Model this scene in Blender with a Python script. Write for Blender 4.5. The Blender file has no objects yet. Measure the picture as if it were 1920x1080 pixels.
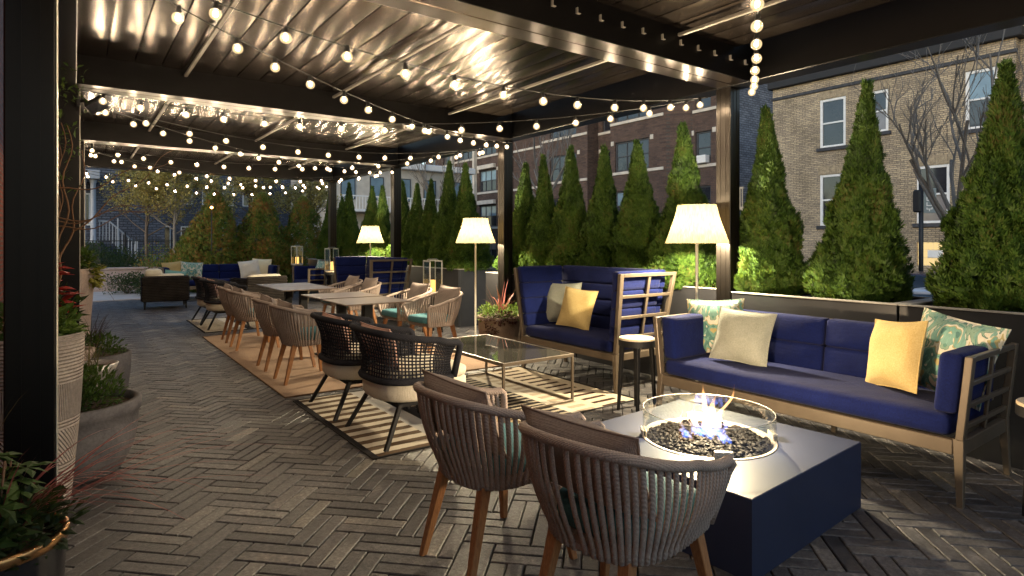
import bpy, bmesh, math, random
from math import sin, cos, pi, radians, sqrt
from mathutils import Vector, Matrix, noise
random.seed(11)
SC = bpy.context.scene
COL = SC.collection
R = random.Random(5)

# ------------------------------------------------------------------ materials
MATS = {}
def nmat(name):
    m = bpy.data.materials.new(name); m.use_nodes = True
    nt = m.node_tree; nt.nodes.clear()
    out = nt.nodes.new('ShaderNodeOutputMaterial')
    return m, nt, out
def N(nt, t, **kw):
    n = nt.nodes.new(t)
    for k, v in kw.items():
        if k.startswith('_'):
            setattr(n, k[1:], v)
        else:
            n.inputs[k.replace('__', ' ')].default_value = v
    return n
def L(nt, a, b): nt.links.new(a, b)
def rgb(c): return (c[0], c[1], c[2], 1.0)
def ramp(nt, fac, stops, interp='LINEAR'):
    r = nt.nodes.new('ShaderNodeValToRGB'); cr = r.color_ramp; cr.interpolation = interp
    while len(cr.elements) < len(stops): cr.elements.new(0.5)
    for e, (p, c) in zip(cr.elements, stops):
        e.position = p; e.color = rgb(c)
    if fac is not None: L(nt, fac, r.inputs[0])
    return r
def mix(nt, fac, a, b, mode='MIX'):
    n = nt.nodes.new('ShaderNodeMix'); n.data_type = 'RGBA'; n.blend_type = mode
    for s, v in ((n.inputs[0], fac), (n.inputs[6], a), (n.inputs[7], b)):
        if hasattr(v, 'is_output'): L(nt, v, s)
        elif isinstance(v, (tuple, list)): s.default_value = rgb(v)
        else: s.default_value = v
    return n.outputs[2]
def math_(nt, op, a, b=0.0, c=None):
    n = nt.nodes.new('ShaderNodeMath'); n.operation = op
    for s, v in zip(n.inputs, (a, b, c)):
        if v is None: continue
        if hasattr(v, 'is_output'): L(nt, v, s)
        else: s.default_value = v
    return n.outputs[0]
def principled(nt, out, base, rough=0.6, metal=0.0, spec=0.5, **kw):
    p = nt.nodes.new('ShaderNodeBsdfPrincipled')
    if hasattr(base, 'is_output'): L(nt, base, p.inputs['Base Color'])
    else: p.inputs['Base Color'].default_value = rgb(base)
    if hasattr(rough, 'is_output'): L(nt, rough, p.inputs['Roughness'])
    else: p.inputs['Roughness'].default_value = rough
    p.inputs['Metallic'].default_value = metal
    p.inputs['Specular IOR Level'].default_value = spec
    for k, v in kw.items(): p.inputs[k].default_value = v
    L(nt, p.outputs[0], out.inputs[0])
    return p
def bump(nt, p, height, strength=0.3, dist=0.01):
    b = nt.nodes.new('ShaderNodeBump'); b.inputs['Strength'].default_value = strength
    b.inputs['Distance'].default_value = dist
    L(nt, height, b.inputs['Height']); L(nt, b.outputs[0], p.inputs['Normal'])
def coords(nt, kind='Object', scale=(1, 1, 1), rot=(0, 0, 0), loc=(0, 0, 0)):
    t = nt.nodes.new('ShaderNodeTexCoord'); m = nt.nodes.new('ShaderNodeMapping')
    m.inputs['Scale'].default_value = scale; m.inputs['Rotation'].default_value = rot
    m.inputs['Location'].default_value = loc
    L(nt, t.outputs[kind], m.inputs[0]); return m.outputs[0]
def noise_(nt, vec, scale, detail=4, rough=0.55):
    n = nt.nodes.new('ShaderNodeTexNoise'); n.inputs['Scale'].default_value = scale
    n.inputs['Detail'].default_value = detail; n.inputs['Roughness'].default_value = rough
    if vec is not None: L(nt, vec, n.inputs['Vector'])
    return n.outputs[0]
def island(nt):
    return nt.nodes.new('ShaderNodeNewGeometry').outputs['Random Per Island']

def simple(name, base, rough=0.6, metal=0.0, spec=0.5, var=0.0, vscale=8.0, bmp=0.0, bscale=60.0, bdist=0.004, stretch=(1, 1, 1), **kw):
    if name in MATS: return MATS[name]
    m, nt, out = nmat(name)
    b = base; v = coords(nt, 'Object', stretch)
    if var > 0:
        n = noise_(nt, v, vscale, 5)
        lo = tuple(x * (1 - var) for x in base); hi = tuple(min(1, x * (1 + var)) for x in base)
        b = ramp(nt, n, [(0.3, lo), (0.7, hi)]).outputs[0]
    p = principled(nt, out, b, rough, metal, spec, **kw)
    if bmp > 0: bump(nt, p, noise_(nt, v, bscale, 4), bmp, bdist)
    MATS[name] = m; return m
def weave(name, base, base2, scale=420.0, rough=0.9, bmp=0.35, stripe=None):
    """woven upholstery cloth: fine thread weave with a slow tone drift"""
    m, nt, out = nmat(name)
    v = coords(nt, 'Object')
    w1 = nt.nodes.new('ShaderNodeTexWave'); w1.bands_direction = 'X'; w1.inputs['Scale'].default_value = scale / 6.28; w1.inputs['Distortion'].default_value = 2.0
    w2 = nt.nodes.new('ShaderNodeTexWave'); w2.bands_direction = 'Z'; w2.inputs['Scale'].default_value = scale / 6.28; w2.inputs['Distortion'].default_value = 2.0
    w3 = nt.nodes.new('ShaderNodeTexWave'); w3.bands_direction = 'Y'; w3.inputs['Scale'].default_value = scale / 6.28; w3.inputs['Distortion'].default_value = 2.0
    for w in (w1, w2, w3): L(nt, v, w.inputs[0])
    h = math_(nt, 'MULTIPLY_ADD', w1.outputs[1], w2.outputs[1], w3.outputs[1])
    n1 = noise_(nt, v, 5, 4); n2 = noise_(nt, v, 120, 2)
    f = math_(nt, 'MULTIPLY_ADD', n2, 0.7, math_(nt, 'MULTIPLY', n1, 0.5))
    c = ramp(nt, f, [(0.35, base), (0.8, base2)]).outputs[0]
    p = principled(nt, out, c, rough, 0, 0.12)
    p.inputs['Sheen Weight'].default_value = 0.04
    wr = noise_(nt, v, 7, 4, .6)
    hh = math_(nt, 'MULTIPLY_ADD', wr, 16.0, h)
    bump(nt, p, hh, bmp, 0.0025)
    MATS[name] = m; return m

def wood(name, base, dark, scale=(3, 3, 3), rough=0.5):
    m, nt, out = nmat(name)
    v = coords(nt, 'Object', scale)
    n = noise_(nt, v, 12, 6, 0.65)
    c = ramp(nt, n, [(0.3, dark), (0.65, base)]).outputs[0]
    p = principled(nt, out, c, rough, 0, 0.4)
    bump(nt, p, n, 0.15, 0.003)
    MATS[name] = m; return m

def glass(name, tint=(0.9, 0.95, 0.95), refl=0.12, rough=0.03):
    """thin pane: mostly see-through, a fresnel gloss over it"""
    m, nt, out = nmat(name)
    t = N(nt, 'ShaderNodeBsdfTransparent'); t.inputs[0].default_value = rgb(tint)
    g = N(nt, 'ShaderNodeBsdfGlossy'); g.inputs['Roughness'].default_value = rough
    lw = nt.nodes.new('ShaderNodeLayerWeight'); lw.inputs[0].default_value = 0.5
    f = math_(nt, 'MULTIPLY_ADD', math_(nt, 'POWER', lw.outputs['Facing'], 4.0), 0.75, refl)
    mx = nt.nodes.new('ShaderNodeMixShader'); L(nt, f, mx.inputs[0]); L(nt, t.outputs[0], mx.inputs[1]); L(nt, g.outputs[0], mx.inputs[2])
    L(nt, mx.outputs[0], out.inputs[0]); MATS[name] = m; return m
def emis(name, col, strength, sample=True):
    m, nt, out = nmat(name)
    e = N(nt, 'ShaderNodeEmission'); e.inputs[0].default_value = rgb(col); e.inputs[1].default_value = strength
    L(nt, e.outputs[0], out.inputs[0])
    if not sample: m.cycles.emission_sampling = 'NONE'
    MATS[name] = m; return m

def foliage(name, cols, nscale=3.0, trans=0.35, rough=0.6):
    """leaf material: a colour per leaf, drifting in clumps, a little light through the leaf"""
    m, nt, out = nmat(name)
    oi = nt.nodes.new('ShaderNodeObjectInfo')
    v = coords(nt, 'Object')
    va = nt.nodes.new('ShaderNodeVectorMath'); va.operation = 'ADD'; L(nt, v, va.inputs[0])
    cx = nt.nodes.new('ShaderNodeCombineXYZ'); L(nt, math_(nt, 'MULTIPLY', oi.outputs['Random'], 40.0), cx.inputs[0]); L(nt, cx.outputs[0], va.inputs[1])
    n = noise_(nt, va.outputs[0], nscale, 3)
    f = math_(nt, 'MULTIPLY_ADD', island(nt), 0.55, math_(nt, 'MULTIPLY_ADD', n, 1.3, -0.42))
    k = len(cols)
    c = ramp(nt, f, [(0.08 + 0.84 * i / (k - 1), cols[i]) for i in range(k)]).outputs[0]
    p = nt.nodes.new('ShaderNodeBsdfPrincipled'); L(nt, c, p.inputs['Base Color']); p.inputs['Roughness'].default_value = rough
    p.inputs['Specular IOR Level'].default_value = 0.3
    t = nt.nodes.new('ShaderNodeBsdfTranslucent'); L(nt, mix(nt, 0.4, c, (0.12, 0.16, 0.02)), t.inputs[0])
    mx = nt.nodes.new('ShaderNodeMixShader'); mx.inputs[0].default_value = trans
    L(nt, p.outputs[0], mx.inputs[1]); L(nt, t.outputs[0], mx.inputs[2]); L(nt, mx.outputs[0], out.inputs[0])
    MATS[name] = m; return m

def brick(name, c1, c2, mortar, plane='YZ', bw=0.22, bh=0.075, mw=0.012, rough=0.9, drift=0.35):
    m, nt, out = nmat(name)
    tc = nt.nodes.new('ShaderNodeTexCoord'); sp = nt.nodes.new('ShaderNodeSeparateXYZ'); L(nt, tc.outputs['Object'], sp.inputs[0])
    cb = nt.nodes.new('ShaderNodeCombineXYZ')
    if plane == 'YZ': L(nt, sp.outputs[1], cb.inputs[0])
    elif plane == 'XZ': L(nt, sp.outputs[0], cb.inputs[0])
    else: L(nt, math_(nt, 'ADD', sp.outputs[0], sp.outputs[1]), cb.inputs[0])
    L(nt, sp.outputs[2], cb.inputs[1])
    b = nt.nodes.new('ShaderNodeTexBrick'); L(nt, cb.outputs[0], b.inputs['Vector'])
    b.inputs['Color1'].default_value = rgb(c1); b.inputs['Color2'].default_value = rgb(c2); b.inputs['Mortar'].default_value = rgb(mortar)
    b.inputs['Scale'].default_value = 1.0; b.inputs['Brick Width'].default_value = bw; b.inputs['Row Height'].default_value = bh
    b.inputs['Mortar Size'].default_value = mw; b.inputs['Bias'].default_value = -0.1
    n = noise_(nt, tc.outputs['Object'], 0.9, 6, 0.65); n2 = noise_(nt, tc.outputs['Object'], 22, 4, .75)
    lo = ramp(nt, n, [(0.3, (1 - drift,) * 3), (0.7, (1 + drift * 0.4,) * 3)]).outputs[0]
    c = mix(nt, 1.0, b.outputs[0], lo, 'MULTIPLY')
    c = mix(nt, 0.9, c, ramp(nt, n2, [(0.32, (0.42,) * 3), (0.68, (1.45,) * 3)]).outputs[0], 'MULTIPLY')
    p = principled(nt, out, c, rough, 0, 0.2)
    bump(nt, p, math_(nt, 'MULTIPLY_ADD', b.outputs[1], -1.0, math_(nt, 'MULTIPLY', n2, 0.5)), 0.6, 0.012)
    MATS[name] = m; return m

# ------------------------------------------------------------------ mesh builder
class MB:
    def __init__(s): s.v = []; s.f = []; s.sm = []
    def add(s, vs, fs, smooth=False, fn=None):
        o = len(s.v)
        if fn: vs = [fn(Vector(p)) for p in vs]
        s.v += [tuple(p) for p in vs]
        s.f += [tuple(i + o for i in f) for f in fs]; s.sm += [smooth] * len(fs)
    def box(s, x0, x1, y0, y1, z0, z1, b=0.0, fn=None):
        if b <= 0:
            vs = [(x, y, z) for x in (x0, x1) for y in (y0, y1) for z in (z0, z1)]
            fs = [(0, 1, 3, 2), (4, 6, 7, 5), (0, 4, 5, 1), (2, 3, 7, 6), (0, 2, 6, 4), (1, 5, 7, 3)]
            s.add(vs, fs, False, fn); return
        X = (x0, x1); Y = (y0, y1); Z = (z0, z1); idx = {}; vs = []
        for i in (0, 1):
            for j in (0, 1):
                for k in (0, 1):
                    sx, sy, sz = (b if i == 0 else -b), (b if j == 0 else -b), (b if k == 0 else -b)
                    idx[i, j, k, 0] = len(vs); vs.append((X[i], Y[j] + sy, Z[k] + sz))
                    idx[i, j, k, 1] = len(vs); vs.append((X[i] + sx, Y[j], Z[k] + sz))
                    idx[i, j, k, 2] = len(vs); vs.append((X[i] + sx, Y[j] + sy, Z[k]))
        fs = []
        for i in (0, 1):
            q = [idx[i, 0, 0, 0], idx[i, 1, 0, 0], idx[i, 1, 1, 0], idx[i, 0, 1, 0]]; fs.append(q if i else q[::-1])
            q = [idx[0, i, 0, 1], idx[1, i, 0, 1], idx[1, i, 1, 1], idx[0, i, 1, 1]]; fs.append(q[::-1] if i else q)
            q = [idx[0, 0, i, 2], idx[1, 0, i, 2], idx[1, 1, i, 2], idx[0, 1, i, 2]]; fs.append(q if i else q[::-1])
        def ori(q):   # outward orientation for the chamfer faces
            c = Vector(((x0 + x1) / 2, (y0 + y1) / 2, (z0 + z1) / 2)); P = [Vector(vs[i]) for i in q]
            n = (P[1] - P[0]).cross(P[2] - P[0]); m = sum(P, Vector()) / len(P) - c
            return q if n.dot(m) > 0 else q[::-1]
        for a in (0, 1):
            for c in (0, 1):
                fs.append(ori([idx[a, c, 0, 0], idx[a, c, 1, 0], idx[a, c, 1, 1], idx[a, c, 0, 1]]))
                fs.append(ori([idx[a, 0, c, 0], idx[a, 1, c, 0], idx[a, 1, c, 2], idx[a, 0, c, 2]]))
                fs.append(ori([idx[0, a, c, 1], idx[1, a, c, 1], idx[1, a, c, 2], idx[0, a, c, 2]]))
                for d in (0, 1): fs.append(ori([idx[a, c, d, 0], idx[a, c, d, 1], idx[a, c, d, 2]]))
        s.add(vs, fs, False, fn)
    def cush(s, x0, x1, y0, y1, z0, z1, r=0.03, puff=(0, 0, 0), fn=None, nm=7):
        """soft cushion: rounded box, each face swelling by puff"""
        c = ((x0 + x1) / 2, (y0 + y1) / 2, (z0 + z1) / 2); h = ((x1 - x0) / 2, (y1 - y0) / 2, (z1 - z0) / 2)
        r = min(r, min(h) * 0.98)
        def ax(hh):
            a = [-hh, -hh + 0.12 * r, -hh + 0.4 * r, -hh + r]
            mid = [(-hh + r) + (2 * (hh - r)) * k / (nm + 1) for k in range(1, nm + 1)]
            return a + mid + [-t for t in a[::-1]]
        A = [ax(hh) for hh in h]; n = len(A[0])
        for ax_i in range(3):
            u, w = [(1, 2), (2, 0), (0, 1)][ax_i]
            for sg in (-1, 1):
                vs = []
                for i in range(n):
                    for j in range(n):
                        p = [0, 0, 0]; p[ax_i] = sg * h[ax_i]; p[u] = A[u][i]; p[w] = A[w][j]
                        inn = [max(-h[k] + r, min(h[k] - r, p[k])) for k in range(3)]
                        d = Vector([p[k] - inn[k] for k in range(3)]); d = d.normalized() * r if d.length > 1e-9 else d
                        q = [inn[k] + d[k] for k in range(3)]
                        for k in range(3):
                            o = [m for m in range(3) if m != k]
                            q[k] += puff[k] * (q[k] / h[k]) * (1 - (q[o[0]] / h[o[0]]) ** 2) * (1 - (q[o[1]] / h[o[1]]) ** 2)
                        vs.append((c[0] + q[0], c[1] + q[1], c[2] + q[2]))
                fs = []
                for i in range(n - 1):
                    for j in range(n - 1):
                        q = (i * n + j, (i + 1) * n + j, (i + 1) * n + j + 1, i * n + j + 1)
                        fs.append(q if sg > 0 else q[::-1])
                s.add(vs, fs, True, fn)
    def tube(s, pts, r, sides=8, closed=False, cap=True, smooth=True, flat=1.0, up=None, fn=None, phase=0.0):
        pts = [Vector(p) for p in pts]; n = len(pts)
        rr = r if isinstance(r, (list, tuple)) else [r] * n
        vs = []; prev = None
        for i, p in enumerate(pts):
            a = pts[(i - 1) % n] if (closed or i > 0) else p
            b = pts[(i + 1) % n] if (closed or i < n - 1) else p
            t = (b - a); t = t.normalized() if t.length > 1e-9 else Vector((0, 0, 1))
            if prev is None:
                ref = Vector(up) if up else (Vector((0, 0, 1)) if abs(t.z) < 0.9 else Vector((1, 0, 0)))
                nx = ref - t * ref.dot(t)
            else:
                nx = prev - t * prev.dot(t)
            nx = nx.normalized() if nx.length > 1e-9 else t.orthogonal().normalized()
            prev = nx; ny = t.cross(nx)
            for k in range(sides):
                an = 2 * pi * k / sides + phase
                vs.append(p + nx * (cos(an) * rr[i] * flat) + ny * (sin(an) * rr[i]))
        fs = []
        m = n if closed else n - 1
        for i in range(m):
            for k in range(sides):
                a = i * sides + k; b = i * sides + (k + 1) % sides
                c = ((i + 1) % n) * sides + (k + 1) % sides; d = ((i + 1) % n) * sides + k
                fs.append((a, b, c, d))
        if cap and not closed:
            fs.append(tuple(range(sides))[::-1]); fs.append(tuple((n - 1) * sides + k for k in range(sides)))
        s.add(vs, fs, smooth, fn)
    def lathe(s, prof, c=(0, 0, 0), n=32, smooth=True, fn=None, rmod=None):
        vs = []; m = len(prof)
        for j in range(n):
            a = 2 * pi * j / n
            for (r, z) in prof:
                q = r * (rmod(j) if rmod else 1)
                vs.append((c[0] + q * cos(a), c[1] + q * sin(a), c[2] + z))
        fs = []
        for j in range(n):
            for k in range(m - 1):
                fs.append((j * m + k, ((j + 1) % n) * m + k, ((j + 1) % n) * m + k + 1, j * m + k + 1))
        s.add(vs, fs, smooth, fn)
    def quad(s, a, b, c, d, smooth=False, fn=None): s.add([a, b, c, d], [(0, 1, 2, 3)], smooth, fn)
    def prism(s, outline, z0, z1, fn=None):
        n = len(outline)
        vs = [(x, y, z0) for x, y in outline] + [(x, y, z1) for x, y in outline]
        fs = [tuple(range(n))[::-1], tuple(range(n, 2 * n))] + [(i, (i + 1) % n, n + (i + 1) % n, n + i) for i in range(n)]
        s.add(vs, fs, False, fn)
    def ico(s, c, r, sub=1, sc=(1, 1, 1), jit=0.0, rnd=None, smooth=True):
        key = sub
        if key not in ICO:
            bm = bmesh.new(); bmesh.ops.create_icosphere(bm, subdivisions=sub, radius=1.0)
            ICO[key] = ([v.co.copy() for v in bm.verts], [tuple(v.index for v in f.verts) for f in bm.faces]); bm.free()
        vs, fs = ICO[key]
        out = []
        for p in vs:
            k = 1 + (rnd.uniform(-jit, jit) if jit else 0)
            out.append((c[0] + p.x * r * sc[0] * k, c[1] + p.y * r * sc[1] * k, c[2] + p.z * r * sc[2] * k))
        s.add(out, fs, smooth)
    def mesh(s, name):
        me = bpy.data.meshes.new(name); me.from_pydata(s.v, [], s.f); me.polygons.foreach_set('use_smooth', s.sm); me.update(); return me
    def build(s, name, m, parent=None, loc=None):
        me = s.mesh(name); me.materials.append(MATS[m] if isinstance(m, str) else m)
        return link(name, me, parent, loc)
ICO = {}
def link(name, me, parent=None, loc=None):
    o = bpy.data.objects.new(name, me); COL.objects.link(o)
    if parent: o.parent = parent
    if loc is not None: o.location = loc
    return o
def tag(o, label, cat, group=None):
    o['label'] = label; o['category'] = cat
    if group: o['group'] = group
    return o
def thing(name, label, cat, loc=(0, 0, 0), rz=0.0, group=None):
    o = bpy.data.objects.new(name, None); COL.objects.link(o); o.empty_display_size = 0.1
    o.location = loc; o.rotation_euler = (0, 0, rz)
    return tag(o, label, cat, group)
def dup(root, loc, rz, label, group=None, scale=None):
    r = root.copy(); COL.objects.link(r); r.location = loc
    e = list(root.rotation_euler); e[2] = rz; r.rotation_euler = e
    if scale: r.scale = scale
    r['label'] = label
    if group: r['group'] = group
    for ch in list(root.children):
        c = ch.copy(); COL.objects.link(c); c.parent = r
        for g in list(ch.children):
            d = g.copy(); COL.objects.link(d); d.parent = c
    return r
def struct(o): o['kind'] = 'structure'; return o
# ------------------------------------------------------------------ palette
simple('bronze_dark', (0.013, 0.012, 0.012), 0.36, 0.85, bmp=0.05, bscale=300)
def louver_mat():
    m, nt, out = nmat('louver_metal')
    v = coords(nt, 'Object', (1, 1, 1)); n = noise_(nt, v, 1.3, 3)
    c = ramp(nt, n, [(0.3, (0.085, 0.064, 0.052)), (0.7, (0.115, 0.088, 0.070))]).outputs[0]
    rg = ramp(nt, n, [(0.3, (0.225,) * 3), (0.7, (0.25,) * 3)]).outputs[0]
    p = principled(nt, out, c, rg, 0.95)
    MATS['louver_metal'] = m
louver_mat()
simple('beam_metal', (0.052, 0.040, 0.033), 0.29, 0.95, var=0.10, vscale=2)
simple('post_metal', (0.028, 0.024, 0.021), 0.33, 0.85)
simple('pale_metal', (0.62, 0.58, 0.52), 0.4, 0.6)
simple('strip_metal', (0.36, 0.335, 0.30), 0.5, 0.4)
simple('steel', (0.45, 0.42, 0.38), 0.3, 0.9)
simple('black_metal', (0.008, 0.008, 0.009), 0.6, 0.0, 0.25)
simple('black_cord', (0.012, 0.012, 0.012), 0.7)
simple('champagne', (0.125, 0.098, 0.072), 0.42, 0.35, var=0.10, bmp=0.06)
weave('navy_cloth', (0.0020, 0.0045, 0.036), (0.005, 0.011, 0.075))
weave('yellow_cloth', (0.36, 0.26, 0.095), (0.50, 0.385, 0.18), scale=300)
weave('sage_cloth', (0.19, 0.20, 0.165), (0.31, 0.315, 0.27), scale=260)
weave('cream_cloth', (0.58, 0.53, 0.42), (0.72, 0.67, 0.56), scale=300)
weave('pale_yellow_cloth', (0.66, 0.58, 0.36), (0.80, 0.72, 0.50), scale=300)
weave('taupe_cloth', (0.20, 0.16, 0.142), (0.30, 0.245, 0.222), scale=420)
weave('pink_cloth', (0.46, 0.27, 0.22), (0.58, 0.36, 0.30), scale=420)
weave('teal_cloth', (0.055, 0.16, 0.20), (0.095, 0.24, 0.28), scale=420)
weave('aqua_cloth', (0.12, 0.30, 0.33), (0.20, 0.40, 0.42), scale=420)
weave('lamp_cloth_base', (0.7, 0.65, 0.5), (0.8, 0.75, 0.6), scale=420)
def rope_mat(name, a, b):
    m, nt, out = nmat(name)
    v = coords(nt, 'Object')
    n = noise_(nt, v, 260, 2, 0.7); n1 = noise_(nt, v, 7, 3)
    f = math_(nt, 'MULTIPLY_ADD', n, 0.6, math_(nt, 'MULTIPLY', n1, 0.45))
    c = ramp(nt, f, [(0.35, a), (0.75, b)]).outputs[0]
    w = nt.nodes.new('ShaderNodeTexWave'); w.bands_direction = 'DIAGONAL'; w.inputs['Scale'].default_value = 55; w.inputs['Distortion'].default_value = 1.5; L(nt, v, w.inputs[0])
    p = principled(nt, out, c, 0.92, 0, 0.15)
    bump(nt, p, math_(nt, 'MULTIPLY_ADD', n, 0.7, w.outputs[1]), 0.5, 0.003)
    MATS[name] = m
rope_mat('taupe_rope', (0.235, 0.187, 0.166), (0.43, 0.352, 0.312))
rope_mat('black_rope', (0.014, 0.015, 0.020), (0.040, 0.040, 0.050))
rope_mat('wicker', (0.014, 0.012, 0.012), (0.045, 0.038, 0.034))
wood('teak', (0.36, 0.165, 0.065), (0.20, 0.085, 0.035), (14, 14, 2))
wood('bark', (0.16, 0.12, 0.09), (0.07, 0.055, 0.045), (6, 6, 1.5), 0.9)
wood('pale_bark', (0.22, 0.195, 0.17), (0.11, 0.10, 0.09), (6, 6, 1.5), 0.9)
wood('stool_wood', (0.60, 0.50, 0.36), (0.46, 0.37, 0.25), (3, 14, 3), 0.45)
wood('willow', (0.18, 0.10, 0.055), (0.09, 0.05, 0.03), (8, 8, 8), 0.8)
def ikat():
    m, nt, out = nmat('ikat_cloth')
    v = coords(nt, 'Object', (1, 1, 1))
    wn = noise_(nt, v, 5, 2)
    sp = nt.nodes.new('ShaderNodeSeparateXYZ'); L(nt, v, sp.inputs[0])
    cb = nt.nodes.new('ShaderNodeCombineXYZ'); L(nt, math_(nt, 'ABSOLUTE', sp.outputs[1]), cb.inputs[0]); L(nt, sp.outputs[2], cb.inputs[1])
    def nz(sc_, ds, off):
        q = nt.nodes.new('ShaderNodeTexNoise'); q.inputs['Scale'].default_value = sc_; q.inputs['Detail'].default_value = 1.5; q.inputs['Distortion'].default_value = ds
        m_ = nt.nodes.new('ShaderNodeMapping'); m_.inputs['Location'].default_value = (off, off * .7, off * 1.3); m_.inputs['Scale'].default_value = (1.25, .75, 1); L(nt, cb.outputs[0], m_.inputs[0]); L(nt, m_.outputs[0], q.inputs[0]); return q.outputs[0]
    a1 = nz(9, 1.6, 3.1); a2 = nz(13, 1.2, 7.7)
    c = ramp(nt, a1, [(0.0, (0.12, 0.26, 0.22)), (0.36, (0.24, 0.36, 0.28)), (0.425, (0.10, 0.19, 0.16)), (0.445, (0.62, 0.59, 0.49)), (0.53, (0.66, 0.62, 0.51)), (0.56, (0.40, 0.34, 0.16)), (0.60, (0.17, 0.33, 0.28)), (0.66, (0.09, 0.20, 0.18)), (0.72, (0.58, 0.55, 0.45))], 'CONSTANT').outputs[0]
    c = mix(nt, ramp(nt, a2, [(0.60, (0,) * 3), (0.63, (1,) * 3)]).outputs[0], c, (0.20, 0.36, 0.31))
    n = noise_(nt, coords(nt, 'Object', (1, 1, 0.15)), 160, 2)
    c = mix(nt, 0.35, c, ramp(nt, n, [(0.3, (0.45,) * 3), (0.7, (1.1,) * 3)]).outputs[0], 'MULTIPLY')
    p = principled(nt, out, c, 0.9, 0, 0.2); bump(nt, p, n, 0.25, 0.002); MATS['ikat_cloth'] = m
ikat()
glass('clear_glass', (0.93, 0.96, 0.95), 0.07)
glass('table_glass', (0.16, 0.16, 0.15), 0.30, 0.03)
def smoked():
    nt = MATS['table_glass'].node_tree; out = next(n for n in nt.nodes if n.type == 'OUTPUT_MATERIAL'); src = out.inputs[0].links[0].from_socket
    d = N(nt, 'ShaderNodeBsdfDiffuse'); d.inputs[0].default_value = rgb((0.095, 0.090, 0.078)); a = nt.nodes.new('ShaderNodeMixShader'); a.inputs[0].default_value = .42
    L(nt, src, a.inputs[1]); L(nt, d.outputs[0], a.inputs[2]); L(nt, a.outputs[0], out.inputs[0])
smoked()
emis('filament_light', (1.0, 0.77, 0.50), 420)
def bulb_mat():
    m, nt, out = nmat('bulb_glass')
    t = N(nt, 'ShaderNodeBsdfTransparent'); e = N(nt, 'ShaderNodeEmission'); e.inputs[0].default_value = rgb((1.0, 0.70, 0.36)); e.inputs[1].default_value = 1.7
    g = N(nt, 'ShaderNodeBsdfGlossy'); g.inputs['Roughness'].default_value = 0.05
    a = nt.nodes.new('ShaderNodeMixShader'); a.inputs[0].default_value = 0.22; L(nt, t.outputs[0], a.inputs[1]); L(nt, e.outputs[0], a.inputs[2])
    b = nt.nodes.new('ShaderNodeMixShader'); b.inputs[0].default_value = 0.06; L(nt, a.outputs[0], b.inputs[1]); L(nt, g.outputs[0], b.inputs[2])
    L(nt, b.outputs[0], out.inputs[0]); m.cycles.emission_sampling = 'NONE'; MATS['bulb_glass'] = m
bulb_mat()
def pavers():
    m, nt, out = nmat('pavers')
    v = coords(nt, 'Object'); r = island(nt)
    base = ramp(nt, r, [(0.0, (0.030, 0.029, 0.033)), (0.22, (0.050, 0.048, 0.052)), (0.42, (0.074, 0.071, 0.075)), (0.62, (0.045, 0.043, 0.047)), (0.80, (0.110, 0.105, 0.103)), (0.92, (0.066, 0.061, 0.065)), (1.0, (0.145, 0.134, 0.122))]).outputs[0]
    rs = nt.nodes.new('ShaderNodeVectorMath'); rs.operation = 'ADD'; cx = nt.nodes.new('ShaderNodeCombineXYZ')
    L(nt, math_(nt, 'MULTIPLY', r, 37.0), cx.inputs[2]); L(nt, v, rs.inputs[0]); L(nt, cx.outputs[0], rs.inputs[1])
    n1 = noise_(nt, rs.outputs[0], 7, 6, 0.68); n2 = noise_(nt, rs.outputs[0], 46, 6, 0.78)
    c = mix(nt, 0.85, base, ramp(nt, n1, [(0.32, (0.52,) * 3), (0.56, (1.25,) * 3), (0.72, (2.5, 2.35, 2.15))]).outputs[0], 'MULTIPLY')
    c = mix(nt, 0.8, c, ramp(nt, n2, [(0.34, (0.30,) * 3), (0.5, (.9,) * 3), (0.66, (1.9,) * 3)]).outputs[0], 'MULTIPLY')
    rg = ramp(nt, n1, [(0.3, (0.34,) * 3), (0.7, (0.62,) * 3)]).outputs[0]
    p = principled(nt, out, c, rg, 0, 0.5); bump(nt, p, n2, 0.7, 0.006); MATS['pavers'] = m
pavers()
simple('joint_sand', (0.024, 0.022, 0.021), 0.95, bmp=0.4, bscale=150)
simple('asphalt', (0.05, 0.05, 0.052), 0.9, var=0.3, bmp=0.4, bscale=90)
simple('soil', (0.030, 0.022, 0.016), 0.95, var=0.4, vscale=20, bmp=0.8, bscale=60, bdist=0.02)
simple('mulch', (0.060, 0.032, 0.018), 0.95, var=0.5, vscale=40, bmp=1.0, bscale=70, bdist=0.02)
simple('pale_stone', (0.36, 0.335, 0.325), 0.8, var=0.15, vscale=3, bmp=0.3, bscale=60)
simple('concrete_cap', (0.27, 0.255, 0.24), 0.75, var=0.2, vscale=6, bmp=0.2, bscale=70)
simple('planter_black', (0.022, 0.022, 0.025), 0.38, 0.2, var=0.25, vscale=3, bmp=0.15, bscale=8)
brick('yellow_brick', (0.54, 0.42, 0.27), (0.31, 0.245, 0.175), (0.20, 0.17, 0.135), 'YZ', 0.23, 0.068, 0.010)
brick('brown_brick', (0.128, 0.080, 0.062), (0.075, 0.050, 0.042), (0.085, 0.070, 0.062), 'SUM', 0.34, 0.11, 0.014, drift=0.25)
brick('grey_brick', (0.20, 0.21, 0.25), (0.11, 0.12, 0.15), (0.08, 0.085, 0.10), 'XZ', 0.36, 0.13, 0.02)
brick('blue_brick', (0.15, 0.16, 0.20), (0.09, 0.10, 0.13), (0.06, 0.065, 0.08), 'XZ', 0.34, 0.12, 0.02)
brick('red_brick', (0.36, 0.10, 0.06), (0.24, 0.07, 0.045), (0.20, 0.16, 0.13), 'YZ', 0.22, 0.075, 0.012)
simple('limestone', (0.52, 0.47, 0.40), 0.8, var=0.15, vscale=2)
simple('shaded_white_paint', (0.36, 0.37, 0.40), 0.6, var=0.1)  # white porch paint with the dim bluish light put into its colour
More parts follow.
